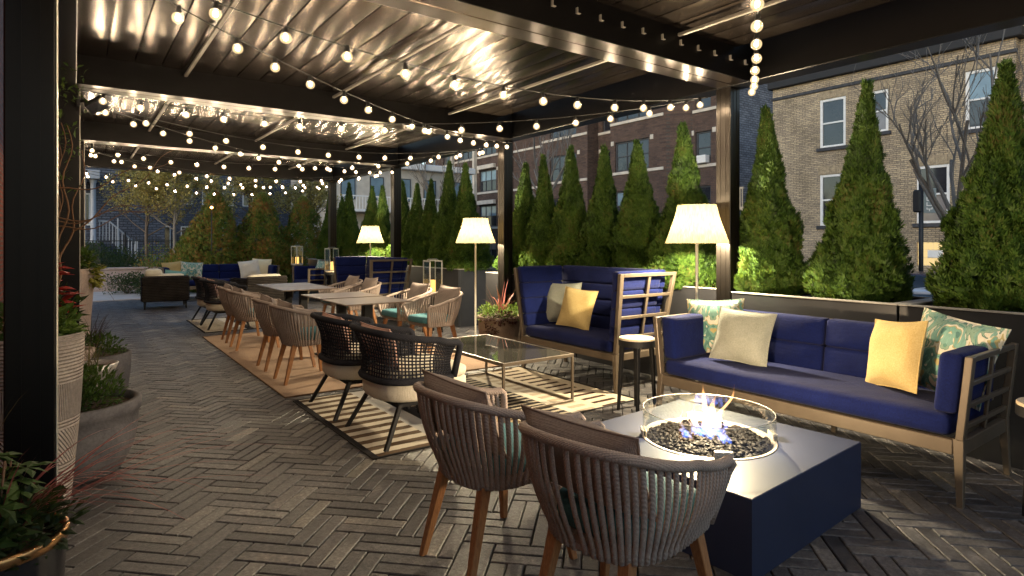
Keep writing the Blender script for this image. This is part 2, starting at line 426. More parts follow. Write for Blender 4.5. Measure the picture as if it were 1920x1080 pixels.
simple('white_paint', (0.74, 0.73, 0.71), 0.55, var=0.06)
simple('dark_frame', (0.045, 0.045, 0.05), 0.5)
simple('dark_stone', (0.045, 0.045, 0.05), 0.8, var=0.3)
simple('roof_black', (0.02, 0.02, 0.022), 0.8)
def window_glass(name, c, rough=0.05):
    simple(name, c, rough, 0, 0.8, var=0.35, vscale=0.9)
window_glass('dark_pane', (0.022, 0.024, 0.030)); window_glass('curtain_pane', (0.16, 0.145, 0.15), 0.12)
window_glass('blue_pane', (0.16, 0.24, 0.30), 0.06)
emis('glow_pane', (1.0, 0.72, 0.32), 0.55, False)
emis('lamp_glow', (1.0, 0.78, 0.48), 6.0, False)
emis('candle_glow', (1.0, 0.52, 0.14), 1.3)
emis('amber_glow', (1.0, 0.45, 0.10), 14)
foliage('arborvitae', [(0.010, 0.024, 0.006), (0.024, 0.056, 0.009), (0.042, 0.094, 0.012), (0.068, 0.130, 0.018), (0.084, 0.145, 0.022), (0.105, 0.090, 0.025)], 4.0, .25)
foliage('hedge_leaf', [(0.035, 0.075, 0.014), (0.080, 0.140, 0.022), (0.130, 0.180, 0.030), (0.26, 0.150, 0.04), (0.36, 0.130, 0.04)], 2.2)
foliage('lit_autumn_leaf', [(0.25, 0.20, 0.05), (0.46, 0.36, 0.11), (0.56, 0.46, 0.17), (0.34, 0.31, 0.08)], 2.5, 0.4)  # leaf colours brightened to carry light on the trees that no lamp gives
foliage('dark_leaf', [(0.010, 0.022, 0.008), (0.022, 0.042, 0.014), (0.040, 0.065, 0.020)], 4.0)
foliage('mid_leaf', [(0.020, 0.050, 0.010), (0.045, 0.095, 0.018), (0.080, 0.130, 0.030)], 6.0)
foliage('bright_leaf', [(0.06, 0.13, 0.02), (0.13, 0.22, 0.04), (0.22, 0.30, 0.07)], 6.0)
foliage('yellow_leaf', [(0.16, 0.17, 0.03), (0.28, 0.27, 0.05), (0.36, 0.33, 0.08)], 6.0)
foliage('red_blade', [(0.15, 0.035, 0.040), (0.28, 0.070, 0.070), (0.38, 0.14, 0.12)], 8.0, 0.2, 0.45)
foliage('burgundy_leaf', [(0.030, 0.008, 0.010), (0.060, 0.016, 0.018), (0.085, 0.030, 0.022)], 8.0, 0.2)
foliage('poinsettia', [(0.22, 0.014, 0.012), (0.36, 0.022, 0.018)], 8.0, 0.2)
foliage('dry_grass', [(0.09, 0.075, 0.035), (0.17, 0.14, 0.07), (0.05, 0.06, 0.02)], 8.0, 0.2)
foliage('spiky_leaf', [(0.030, 0.012, 0.016), (0.050, 0.022, 0.026), (0.035, 0.035, 0.022)], 8.0, 0.1, 0.4)
foliage('rose_petal', [(0.45, 0.26, 0.30), (0.62, 0.48, 0.50)], 8.0, 0.3)
def pot_mat(name, a, b, ridge=0.0, zs=90):
    m, nt, out = nmat(name)
    v = coords(nt, 'Object'); n = noise_(nt, v, 7, 5); n2 = noise_(nt, v, 60, 3)
    c = ramp(nt, n, [(0.3, a), (0.7, b)]).outputs[0]
    c = mix(nt, 0.5, c, ramp(nt, n2, [(0.3, (0.65,) * 3), (0.7, (1.2,) * 3)]).outputs[0], 'MULTIPLY')
    p = principled(nt, out, c, 0.85, 0, 0.2)
    if ridge > 0:
        sp = nt.nodes.new('ShaderNodeSeparateXYZ'); L(nt, v, sp.inputs[0])
        s1 = math_(nt, 'SINE', math_(nt, 'MULTIPLY', sp.outputs[2], zs * 4.0))
        an = math_(nt, 'ARCTAN2', sp.outputs[1], sp.outputs[0])
        s2 = math_(nt, 'SINE', math_(nt, 'MULTIPLY', an, 150.0))
        s3 = math_(nt, 'SINE', math_(nt, 'MULTIPLY_ADD', an, 70.0, math_(nt, 'MULTIPLY', sp.outputs[2], 260.0)))
        band = ramp(nt, math_(nt, 'MULTIPLY', sp.outputs[2], 1.0), [(0.0, (1, 0, 0)), (0.30, (0, 0, 1)), (0.47, (1, 0, 0)), (0.52, (0, 1, 0)), (0.70, (1, 0, 0))], 'CONSTANT')
        sc_ = nt.nodes.new('ShaderNodeSeparateColor'); L(nt, band.outputs[0], sc_.inputs[0])
        h = math_(nt, 'ADD', math_(nt, 'MULTIPLY', s1, sc_.outputs[0]), math_(nt, 'ADD', math_(nt, 'MULTIPLY', s2, sc_.outputs[1]), math_(nt, 'MULTIPLY', s3, sc_.outputs[2])))
        bump(nt, p, math_(nt, 'MULTIPLY_ADD', h, ridge, n2), 0.9, 0.008)
    else:
        bump(nt, p, n2, 0.35, 0.006)
    MATS[name] = m
pot_mat('ridged_pot', (0.30, 0.26, 0.245), (0.42, 0.37, 0.345), 0.8)
pot_mat('grey_pot', (0.095, 0.092, 0.102), (0.160, 0.150, 0.158), 0.0)
pot_mat('pink_pot', (0.34, 0.26, 0.235), (0.44, 0.35, 0.315), 0.0)
pot_mat('brown_pot', (0.17, 0.125, 0.095), (0.26, 0.20, 0.155), 0.0)
simple('black_glaze', (0.010, 0.010, 0.013), 0.18, 0, 0.6, var=0.3)
simple('gold_rim', (0.55, 0.30, 0.13), 0.25, 0.9)
simple('silver_pot', (0.50, 0.48, 0.47), 0.35, 0.6, bmp=0.3, bscale=30)
simple('lava', (0.0032, 0.0028, 0.0032), 0.62, 0, 0.10, bmp=0.6, bscale=120)
simple('firepit_metal', (0.015, 0.021, 0.052), 0.52, 0.0, 0.35, var=0.12, vscale=2, bmp=0.05, bscale=200)
simple('burner_steel', (0.55, 0.50, 0.44), 0.35, 0.7)
simple('tabletop', (0.150, 0.108, 0.080), 0.36, 0.15, var=0.2, vscale=4, stretch=(1, 8, 1))
simple('car_red', (0.075, 0.020, 0.022), 0.25, 0.2, 0.6); simple('car_white', (0.70, 0.70, 0.74), 0.22, 0.0, 0.6)
simple('car_glass', (0.015, 0.016, 0.02), 0.05, 0, 0.8); simple('tyre', (0.012, 0.012, 0.012), 0.8); simple('rim', (0.5, 0.5, 0.52), 0.3, 0.9)
simple('headlight', (0.7, 0.7, 0.7), 0.1, 0.2)
simple('sign_green', (0.20, 0.24, 0.24), 0.5); simple('sign_letter', (0.75, 0.74, 0.70), 0.5)
simple('iron', (0.012, 0.013, 0.016), 0.5, 0.3)

# ------------------------------------------------------------------ setting
def ground():
    b = MB(); b.quad((-220, -220, -0.62), (220, -220, -0.62), (220, 220, -0.62), (-220, 220, -0.62)); o = struct(b.build('ground', 'asphalt'))
    b = MB(); b.box(-3.2, 6.4, -4.5, 17.42, -0.60, -0.030); struct(b.build('patio_base', 'joint_sand'))
    b = MB(); b.box(-6.0, 9.0, 17.42, 40.0, -0.60, -0.020); struct(b.build('garden_bed', 'soil'))
    # herringbone pavers: pairs of long pavers, laid at 45 degrees
    b = MB(); w = 0.16; rr = random.Random(3); g = 0.0034
    c45, s45 = cos(radians(45)), sin(radians(45))
    def paver(u0, u1, v0, v1):
        cu, cv = (u0 + u1) / 2, (v0 + v1) / 2
        X = cu * c45 - cv * s45; Y = cu * s45 + cv * c45 + 0.035
        if X < -1.0 or X > 6.3 or Y < -0.9 or Y > 17.36: return
        dz = rr.uniform(-0.0016, 0.0016); tx, ty = rr.uniform(-0.004, 0.004), rr.uniform(-0.006, 0.006); an = rr.uniform(-0.004, 0.004)
        hu, hv = (u1 - u0) / 2 - g, (v1 - v0) / 2 - g
        e = 0.004; vs = []
        for (k, zz) in ((0, -0.028), (0, -0.004), (e, 0.0)):
            for su, sv in ((-1, -1), (1, -1), (1, 1), (-1, 1)):
                u = su * (hu - k); v = sv * (hv - k)
                z = zz + dz + (u * tx + v * ty if zz > -0.02 else 0)
                uu = cu + u * cos(an) - v * sin(an); vv = cv + u * sin(an) + v * cos(an)
                vs.append((uu * c45 - vv * s45, uu * s45 + vv * c45 + 0.035, z))
        fs = [(8, 9, 10, 11)]
        for o in (0, 4):
            for k in range(4): fs.append((o + k, o + (k + 1) % 4, o + 4 + (k + 1) % 4, o + 4 + k))
        b.add(vs, fs)
    for i in range(-40, 140):
        for j in range(-90, 120):
            k = (i - j) % 4
            if k == 0:
                paver(i * w, (i + 2) * w, j * w, (j + .5) * w); paver(i * w, (i + 2) * w, (j + .5) * w, (j + 1) * w)
            elif k == 3:
                paver(i * w, (i + .5) * w, j * w, (j + 2) * w); paver((i + .5) * w, (i + 1) * w, j * w, (j + 2) * w)
    struct(b.build('patio_paving', 'pavers'))
    b = MB(); rr = random.Random(8)
    x = -1.5
    while x < 2.4:
        for k in range(4):
            b.box(x + .006, x + 1.13, 17.46 + k * 1.1, 17.46 + k * 1.1 + 1.09, -0.02, 0.012 + rr.uniform(-.002, .002), 0.005)
        x += 1.14
    struct(b.build('stone_path', 'pale_stone'))
    b = MB(); b.box(6.9, 10.0, -20, 70, -0.619, -0.50); struct(b.build('pavement', 'concrete_cap'))
ground()

# red brick wall of the house along the terrace
b = MB(); b.box(-1.4, -0.95, -3.0, 16.0, -0.6, 9.0); o = b.build('brick_wall', 'red_brick'); tag(o, 'red brick house wall running along the terrace behind the dark pergola post', 'wall')

# ------------------------------------------------------------------ pergola
PY_ = [-0.35, 3.19, 6.70, 10.20, 13.60]
PH = 2.80
per = thing('pergola', 'dark bronze louvered pergola on square posts covering the whole terrace', 'pergola', (2.4, 6.6, 0))
def P_(name, mb, m): return mb.build(name, m, per, (-2.4, -6.6, 0))
LX = {1: -0.235, 2: -0.135, 3: -0.065, 4: -0.02}
def post(x0, x1, y0, y1):
    b = MB(); b.box(x0, x1, y0, y1, 0.0, PH + .3, 0.006)
    for yy, sg in ((y0, -1), (y1, 1)):      # shallow ribs on the extrusion
        for f in (0.32, 0.68):
            xc = x0 + (x1 - x0) * f; b.box(xc - .004, xc + .004, yy - .003 if sg < 0 else yy - .002, yy + .002 if sg < 0 else yy + .003, 0.02, PH)
    for xx in (x0, x1):
        for f in (0.32, 0.68):
            yc = y0 + (y1 - y0) * f; b.box(xx - .003, xx + .003, yc - .004, yc + .004, 0.02, PH)
    b.box(x0 - .02, x1 + .02, y0 - .02, y1 + .02, 0, 0.012)
    return b
for k in (1, 2, 3, 4):
    P_('post', post(4.75, 4.90, PY_[k], PY_[k] + .15), 'post_metal')
    x = LX[k]; P_('post', post(x, x + .17, PY_[k], PY_[k] + .17), 'bronze_dark')
    b = MB(); b.box(x + .1705, x + .176, PY_[k] + .004, PY_[k] + .166, 0.013, PH, .002); P_('edge_highlight', b, 'pale_metal')  # pale strip added to stand for the light line along the post edge
for k in range(0, 5):
    y = PY_[k]
    b = MB(); b.box(0.016, 4.73, y - .20, y - .045, PH + .002, PH + .36, 0.005); b.box(0.016, 4.73, y - .040, y + .12, PH + .002, PH + .36, 0.005)
    f_ = MB(); f_.box(0.016, 4.73, y - .211, y - .2005, PH - .004, PH + .35, .002); P_('fascia', f_, 'bronze_dark')
    b.box(0.016, 4.73, y + .1205, y + .132, PH + .05, PH + .062)
    P_('beam', b, 'beam_metal')
b = MB(); b.box(4.735, 4.93, -0.6, 13.8, PH, PH + .36, 0.006); b.box(4.931, 4.96, -0.6, 13.8, PH + .06, PH + .40, 0.004); P_('gutter', b, 'bronze_dark')
b = MB(); b.box(-0.24, 0.014, -0.6, 13.8, PH, PH + .36, 0.006); P_('gutter', b, 'bronze_dark')
for k in range(4):
    y0, y1 = PY_[k] + .135, PY_[k + 1] - .215
    b = MB(); pitch = 0.215; nb = int(4.72 / pitch); x = 0.012
    for i in range(nb):
        xa, xb = x + .005, x + pitch - .005; vs = []; n = 8
        zt = 3.055; tl = 0.0
        for q in range(n + 1):
            t = q / n; sag = 0.0045 * (1 - (2 * t - 1) ** 2)
            for yy in (y0, y1): vs.append((xa + (xb - xa) * t, yy, zt - sag + tl * (t - .5)))
        fs = [(2 * q, 2 * q + 1, 2 * q + 3, 2 * q + 2) for q in range(n)]
        b.add(vs, fs, True)
        b.box(xa, xb, y0, y1, 3.062, 3.10)
        b.box(xb - .002, xb + .012, y0, y1, 3.085, 3.112)
        x += pitch
    P_('louver_panel', b, 'louver_metal')
    b = MB()
    for xs in (0.86, 2.30, 3.76): b.box(xs - .014, xs + .014, y0, y1, 2.988, 3.012, 0.003)
    P_('light_strip', b, 'strip_metal')
for i in range(22):
    b = MB(); xc = 0.12 + i * .215
    b.box(xc - .003, xc + .003, PY_[1] - .232, PY_[1] - .2125, 2.93, 2.965); b.box(xc - .003, xc + .028, PY_[1] - .232, PY_[1] - .2125, 2.925, 2.9295)
    P_('bracket', b, 'pale_metal')

# spotlight fixed to the second post
t = thing('spotlight', 'small black floodlight clamped high on the pergola post', 'spotlight', (0.06, 6.66, 2.66))
b = MB(); b.tube([(-.03, 0.02, 0.02), (.03, -.03, .02)], .014, 8); b.box(-.05, -.02, -.02, .05, -.03, .06, .004); b.build('bracket', 'black_metal', t)
rot = Matrix.Rotation(radians(35), 4, 'X') @ Matrix.Rotation(radians(-38), 4, 'Y')
fn = lambda p: (rot @ p) + Vector((.10, -.06, -.01))
b = MB(); b.box(-.075, .075, -.05, .03, -.055, .055, .008, fn); b.build('housing', 'black_metal', t)
b = MB(); b.box(-.065, .065, -.056, -.051, -.045, .045, 0, fn); b.build('lens', 'car_glass', t)

# ------------------------------------------------------------------ string lights
bulb_b = MB(); bulb_b.ico((0, 0, -0.062), 0.030, 3); BULB = bulb_b.mesh('bulb'); BULB.materials.append(MATS['bulb_glass'])
fb = MB(); fb.ico((0, 0, -0.060), 0.0118, 1, (1, 1, 1.25)); FIL = fb.mesh('filament'); FIL.materials.append(MATS['filament_light'])
sb = MB(); sb.lathe([(0.0, 0.004), (.012, .004), (.013, -.02), (.016, -.024), (.016, -.038), (0, -.038)], n=10); SOCK = sb.mesh('socket'); SOCK.materials.append(MATS['black_cord'])
def string_lights(a, c, sag, n, label, rr):
    a, c = Vector(a), Vector(c); root = thing('string_lights', label, 'string lights', a, 0, 'festoon strings under the pergola roof')
    pt = lambda s: a.lerp(c, s) + Vector((0, 0, -sag * 4 * s * (1 - s)))
    b = MB(); b.tube([pt(i / 40) - a for i in range(41)], .0042, 5); b.build('cord', 'black_cord', root)
    for i in range(n):
        p = pt((i + .5) / n + rr.uniform(-.006, .006)) - a
        o = link('bulb', BULB, root, p); o.rotation_euler = (rr.uniform(-.12, .12), rr.uniform(-.12, .12), rr.uniform(0, 6))
        link('filament', FIL, o); link('socket', SOCK, o)
rr = random.Random(21); XA, XB, ZA = 0.04, 4.70, 2.735
string_lights((XB, PY_[0] + .2, ZA), (XA, PY_[1] - .3, ZA), .20, 16, 'string of bulbs above the camera crossing towards the nearest dark post', rr)
string_lights((XA, PY_[0] + .25, ZA), (XB, PY_[0] + .25, ZA), .22, 13, 'level string of bulbs at the camera end of the pergola', rr)
string_lights((XB, PY_[1] - .25, ZA), (XA, PY_[0] + .3, ZA), .18, 16, 'string of bulbs sweeping from the lamp side post out over the fire table', rr)
wh = {1: 'beam nearest the fire table', 2: 'beam over the dining tables', 3: 'beam beyond the dining rug', 4: 'far end beam before the garden'}
for k in (1, 2, 3, 4):
    string_lights((XA, PY_[k] + .17, ZA), (XB, PY_[k] + .17, ZA), .26, 13, 'level string of bulbs sagging beside the ' + wh[k], rr)
bay = {1: 'over the coffee table and near dining chairs', 2: 'over the far dining tables', 3: 'over the back sofas'}
for k in (1, 2, 3):
    string_lights((XA, PY_[k] + .2, ZA), (XB, PY_[k + 1] - .25, ZA), .20, 16, 'diagonal string of bulbs ' + bay[k] + ' towards the planters', rr)
    string_lights((XB, PY_[k] + .2, ZA), (XA, PY_[k + 1] - .25, ZA), .27, 16, 'diagonal string of bulbs ' + bay[k] + ' towards the brick wall', rr)
# ------------------------------------------------------------------ rope dining chairs
def leg_sq(b, p0, p1, w0, w1, ch=0.003):
    """square tapering leg from p0 (top) to p1 (floor)"""
    p0, p1 = Vector(p0), Vector(p1); vs = []
    for p, w in ((p0, w0), (p1, w1)):
        for sx, sy in ((-1, -1), (1, -1), (1, 1), (-1, 1)):
            for (ax, ay) in (((1, 0), (0, 1)) if sx * sy < 0 else ((0, 1), (1, 0))):
                vs.append((p.x + sx * (w / 2 - ch * ax), p.y + sy * (w / 2 - ch * ay), p.z))
    fs = [(i, (i + 1) % 8, 8 + (i + 1) % 8, 8 + i) for i in range(8)] + [tuple(range(8))[::-1], tuple(range(8, 16))]
    b.add(vs, fs)
def u_curve(s, a, bw, xf, pw):
    """s in [-1,1] along a U open to +x: back at s=0, arms out to x=xf"""
    q = abs(s); sg = 1 if s >= 0 else -1
    kb = 0.62
    if q < kb:
        ph = q / kb * pi / 2
        x = -a * (cos(ph) ** pw); y = bw * (sin(ph) ** (pw * 0.95))
    else:
        t = (q - kb) / (1 - kb); x = xf * t; y = bw * (1 - 0.05 * t * t)
    return x, sg * y
def rim_pt(s):
    x, y = u_curve(s, .335, .302, .245, .80); z = .638 + .130 * (0.5 + 0.5 * cos(pi * min(1, abs(s) ** 1.15))); return Vector((x, y, z))
def base_pt(s):
    x, y = u_curve(s, .225, .235, .225, .80); return Vector((x, y, .395 + .012 * abs(s)))
def mid_pt(s, t):
    a, c = base_pt(s), rim_pt(s); p = a.lerp(c, t); k = sin(pi * t) * .020
    d = Vector((p.x + .05, p.y, 0)); d = d.normalized() if d.length > 0 else d
    return p + Vector((d.x * k, d.y * k, 0))
def u_cushion(curve, sx, sy, front, lay, fn=None):
    ol = [Vector((curve(-1 + 2 * i / 40).x * sx, curve(-1 + 2 * i / 40).y * sy, 0)) for i in range(41)] + [Vector((x, y, 0)) for x, y in front]
    vs = []; m = len(ol)
    for (sc, z) in lay: vs += [(p.x * sc, p.y * sc, z) for p in ol]
    b = MB(); b.add(vs, [(r * m + i, r * m + (i + 1) % m, (r + 1) * m + (i + 1) % m, (r + 1) * m + i) for r in range(len(lay) - 1) for i in range(m)] + [tuple(range(m))[::-1], tuple((len(lay) - 1) * m + i for i in range(m))], True)
    return b
def make_dining():
    t = thing('dining_chair', 'x', 'chair')
    # back rail with rope wrapped around it
    pts = [rim_pt(-1 + 2 * i / 60) for i in range(61)]
    def end(s):
        p = rim_pt(s); q = base_pt(s); return [p + Vector((.022, 0, -.018)), p.lerp(q, .2) + Vector((.020, 0, 0)), p.lerp(q, .6) + Vector((.012, 0, 0)), q]
    pts = end(-1)[::-1] + pts + end(1)
    b = MB(); n = len(pts); b.tube(pts, .0175, 10)
    rings = MB()
    for i in range(0, 150):
        s = -1 + 2 * i / 149; p = rim_pt(s); q = rim_pt(min(1, s + .012)); d = (q - p) if s < .99 else (p - rim_pt(s - .012))
        d.normalize(); b.tube([p - d * .0050, p, p + d * .0050], [.0175, .0192, .0175], 8, cap=False)
    b.build('rope_rail', 'taupe_rope', t)
    b = MB(); ns = 48
    for i in range(ns):
        s = -.985 + 1.97 * (i + .5) / ns
        path = [mid_pt(s, u) for u in (1.0, .86, .7, .52, .34, .17, .04)]
        q = base_pt(s); path += [q + Vector((0, 0, -.016)), Vector((q.x * .9, q.y * .9, q.z - .026))]
        tx, ty = u_curve(min(1, s + .01), .335, .302, .245, .8); hx, hy = u_curve(max(-1, s - .01), .335, .302, .245, .8)
        b.tube(path, .0112, 6, flat=.5, up=(-(ty - hy), tx - hx, 0), cap=False)
    b.build('rope_straps', 'taupe_rope', t)
    b = MB()
    o1 = [base_pt(-1 + 2 * i / 30) for i in range(31)]
    vs = []; 
    for (sc, z) in ((.80, .372), (1.0, .385), (1.02, .405), (.97, .425)): vs += [(p.x * sc, p.y * sc, z) for p in o1]
    m = 31; fs = [(r * m + i, r * m + (i + 1) % m, (r + 1) * m + (i + 1) % m, (r + 1) * m + i) for r in range(3) for i in range(m)]
    fs += [tuple(range(m))[::-1], tuple(3 * m + i for i in range(m))]; b.add(vs, fs)
    b.build('seat_frame', 'taupe_rope', t)
    b = MB(); o2 = [base_pt(-1 + 2 * i / 40) for i in range(41)]; ol = [Vector((p.x * .90 + .004, p.y * .92, 0)) for p in o2]
    ol += [Vector((.245, .205, 0)), Vector((.266, .16, 0)), Vector((.274, .06, 0)), Vector((.274, -.06, 0)), Vector((.266, -.16, 0)), Vector((.245, -.205, 0))]
    lay = [(.90, .424), (.985, .430), (1.0, .446), (1.0, .472), (.985, .490), (.93, .502), (.80, .508), (.5, .514), (.2, .516)]; vs = []; m = len(ol)
    for (sc, z) in lay: vs += [(p.x * sc, p.y * sc, z) for p in ol]
    b.add(vs, [(r * m + i, r * m + (i + 1) % m, (r + 1) * m + (i + 1) % m, (r + 1) * m + i) for r in range(len(lay) - 1) for i in range(m)] + [tuple(range(m))[::-1], tuple((len(lay) - 1) * m + i for i in range(m))], True)
    b.build('seat_cushion', 'teal_cloth', t)
    for (x, y, fx, fy) in ((-.165, -.15, -.265, -.185), (-.165, .15, -.265, .185), (.185, -.185, .245, -.255), (.185, .185, .245, .255)):
        b = MB(); leg_sq(b, (x, y, .392), (fx, fy, 0), .047, .029); b.build('leg', 'teak', t)
    return t
def pillow_mesh(w, h, th, seed=0, n=16):
    b = MB(); rr = random.Random(seed); ph = [rr.uniform(0, 6) for _ in range(6)]
    for sg in (-1, 1):
        vs = []
        for i in range(n + 1):
            for j in range(n + 1):
                u = -1 + 2 * i / n; v = -1 + 2 * j / n
                k = (max(0, 1 - abs(u) ** 2.6) * max(0, 1 - abs(v) ** 2.6)) ** .55
                y = w / 2 * u * (1 - .075 * (1 - v * v)); z = h / 2 * v * (1 - .075 * (1 - u * u))
                wr = .10 * sin(3.1 * u + 2.2 * v + ph[0]) * k + .07 * sin(5 * v - 2 * u + ph[1]) * k + .09 * sin(7 * (abs(u) + abs(v)) + ph[2]) * k * (abs(u * v))
                slump = -.035 * h * (1 - v) * .5 * 0
                vs.append((sg * th / 2 * (k + wr * (1 if sg > 0 else .7)), y, z + h / 2 + slump))
        fs = []
        for i in range(n):
            for j in range(n):
                q = (i * (n + 1) + j, (i + 1) * (n + 1) + j, (i + 1) * (n + 1) + j + 1, i * (n + 1) + j + 1); fs.append(q if sg > 0 else q[::-1])
        b.add(vs, fs, True)
    # piped seam
    pts = []
    for (u0, v0, u1, v1) in ((-1, -1, 1, -1), (1, -1, 1, 1), (1, 1, -1, 1), (-1, 1, -1, -1)):
        for k in range(8):
            u = u0 + (u1 - u0) * k / 8; v = v0 + (v1 - v0) * k / 8
            pts.append((0, w / 2 * u * (1 - .075 * (1 - v * v)), h / 2 * v * (1 - .075 * (1 - u * u)) + h / 2))
    b.tube(pts, .0045, 5, closed=True)
    return b
PM = {}
def pillow(label, m, loc, rz, tilt, w=.46, h=.46, th=.15, roll=0.0, group=None, name='pillow'):
    key = (m, w, h, th)
    k = len(PM); b = pillow_mesh(w, h, th, k); PM[k] = key
    o = b.build(name, m, None, loc)
    o.rotation_euler = (roll, tilt, rz)       # leans about its lower edge, then heads to rz
    return tag(o, label, 'pillow', group)

D0 = make_dining()
G_D = 'woven rope dining chairs with teak legs'
# (x, y, heading, label, pillow label)
dining = [
 (1.57, 1.50, radians(8), 'rope armchair beside the fire table, nearest the camera, its seat back turned to us', 'taupe pillow in the rope chair closest to the camera'),
 (1.535, 2.235, radians(2), 'rope armchair between the mesh lounge chair and the nearest rope chair at the fire table', 'taupe pillow in the second rope chair at the fire table'),
 (1.925, 6.23, radians(1), 'rope dining chair on the jute rug standing directly behind the black mesh chairs', 'taupe pillow in the walkway side dining chair next to the mesh chairs'),
 (1.935, 7.00, radians(-1), 'rope dining chair second along the walkway row counting from the mesh chairs', 'taupe pillow in the walkway row chair second from the mesh chairs'),
 (1.95, 8.53, radians(0), 'rope dining chair third along the walkway row, at the far pair of tables', 'taupe pillow in the walkway row chair third from the mesh chairs'),
 (1.97, 9.24, radians(-2), 'rope dining chair at the far end of the walkway row, on the rug corner', 'taupe pillow in the walkway row chair at the far end'),
 (3.62, 6.62, radians(186), 'rope dining chair with teal seat facing us, nearest the terracotta pot', 'big taupe pillow in the dining chair nearest the terracotta pot'),
 (3.60, 7.38, radians(184), 'rope dining chair with teal seat second from the terracotta pot, before the lantern', 'taupe pillow in the dining chair before the tall lantern'),
 (3.55, 8.93, radians(182), 'rope dining chair before the far booth, third on the planter side of the tables', 'taupe pillow in the planter side chair before the far booth'),
 (3.55, 9.68, radians(180), 'rope dining chair before the far booth, farthest on the planter side', 'taupe pillow in the farthest planter side dining chair'),
]
for i, (x, y, rz, lab, pl) in enumerate(dining):
    if i == 0: o = D0; o.location = (x, y, 0); o.rotation_euler = (0, 0, rz); o['label'] = lab; o['group'] = G_D
    else: o = dup(D0, (x, y, 0), rz, lab, G_D)
    c, s = cos(rz), sin(rz)
    if i < 2:   # long bolster shaped back pillows that reach above the rail
        lx, ly, tl, w, h, th = -.10, .03, radians(-22), .50, .315, .16
    elif i < 6: lx, ly, tl, w, h, th = -.13, .02, radians(-16), .46, .31, .14
    else: lx, ly, tl, w, h, th = -.11, .02, radians(-20), .44, .36, .14
    pillow(pl, 'taupe_cloth', (x + lx * c - ly * s, y + lx * s + ly * c, .513), rz, tl, w, h, th, radians(R.uniform(-3, 3)), 'taupe pillows on the rope chairs')

# ------------------------------------------------------------------ black mesh lounge chairs
def lr(s):
    x, y = u_curve(s, .40, .385, .17, .74); z = .685 + .10 * (0.5 + 0.5 * cos(pi * min(1, abs(s) ** 1.1))); return Vector((x, y, z))
def lb(s):
    x, y = u_curve(s, .34, .335, .16, .74); return Vector((x, y, .435))
def lm(s, t):
    p = lb(s).lerp(lr(s), t); k = -sin(pi * t) * .035 if t < 1 else 0
    d = Vector((p.x + .05, p.y, 0)).normalized(); return p + Vector((d.x * k, d.y * k, 0))
def make_lounge():
    t = thing('lounge_chair', 'x', 'chair')
    pts = [lr(-1 + 2 * i / 50) for i in range(51)]
    def end(s): p, q = lr(s), lb(s); return [p + Vector((.028, 0, -.02)), p.lerp(q, .3) + Vector((.03, 0, 0)), q + Vector((.015, 0, 0))]
    b = MB(); b.tube(end(-1)[::-1] + pts + end(1), .024, 10); b.build('padded_rail', 'black_rope', t)
    b = MB(); ns = 62
    for i in range(ns + 1):
        s = -1 + 2 * i / ns; b.tube([lm(s, u) for u in (0, .2, .4, .6, .8, 1)], .0055, 5, cap=False)
    for k in range(1, 13):
        b.tube([lm(-1 + 2 * i / 60, k / 13) for i in range(61)], .0055, 5, cap=False)
    b.build('rope_net', 'black_rope', t)
    b = MB(); b.tube([lb(-1 + 2 * i / 50) for i in range(51)], .022, 8); b.build('lower_rail', 'black_rope', t)
    fr = [(.27, .305), (.31, .27), (.33, .15), (.335, 0), (.33, -.15), (.31, -.27), (.27, -.305)]
    u_cushion(lb, .97, .97, fr, [(.86, .29), (.95, .295), (.99, .315), (1.0, .36), (.995, .405), (.97, .42)]).build('seat_base', 'cream_cloth', t)
    u_cushion(lb, .86, .88, fr, [(.93, .4205), (.985, .43), (1.0, .45), (1.0, .475), (.98, .49), (.92, .50), (.6, .508), (.2, .510)]).build('seat_cushion', 'cream_cloth', t)
    b = MB(); b.box(-.24, .19, -.27, .27, .258, .288, .004); b.build('under_frame', 'black_metal', t)
    for (x, y, fx, fy) in ((-.22, -.26, -.36, -.335), (-.22, .26, -.36, .335), (.16, -.26, .25, -.335), (.16, .26, .25, .335)):
        b = MB(); leg_sq(b, (x, y, .28), (fx, fy, .012), .032, .030); b.build('leg', 'black_metal', t)
    return t
L0 = make_lounge(); G_L = 'black mesh lounge chairs on striped rugs'
lounges = [
 (2.02, 4.04, radians(1), 'black mesh lounge chair on the striped rug beside the near rope chairs', 'pink pillow in the mesh chair nearest the fire table'),
 (2.00, 4.88, radians(-2), 'black mesh lounge chair on the striped rug, tucked against the first dining chair', 'pink pillow in the mesh chair next to the dining rug'),
 (2.06, 10.80, radians(0), 'black mesh lounge chair past the far dining chairs, on the far striped rug, nearer one', 'pink pillow in the nearer mesh chair beyond the dining row'),
 (2.06, 11.64, radians(3), 'black mesh lounge chair at the far edge of the far striped rug', 'pink pillow in the farthest mesh chair'),
]
for i, (x, y, rz, lab, pl) in enumerate(lounges):
    if i == 0: o = L0; o.location = (x, y, .008); o.rotation_euler = (0, 0, rz); o['label'] = lab; o['group'] = G_L
    else: o = dup(L0, (x, y, .008), rz, lab, G_L)
    pillow(pl, 'pink_cloth', (x - .20, y + .04, .51), rz, radians(-14), .50, .30, .15, 0, 'pink pillows in the mesh chairs')

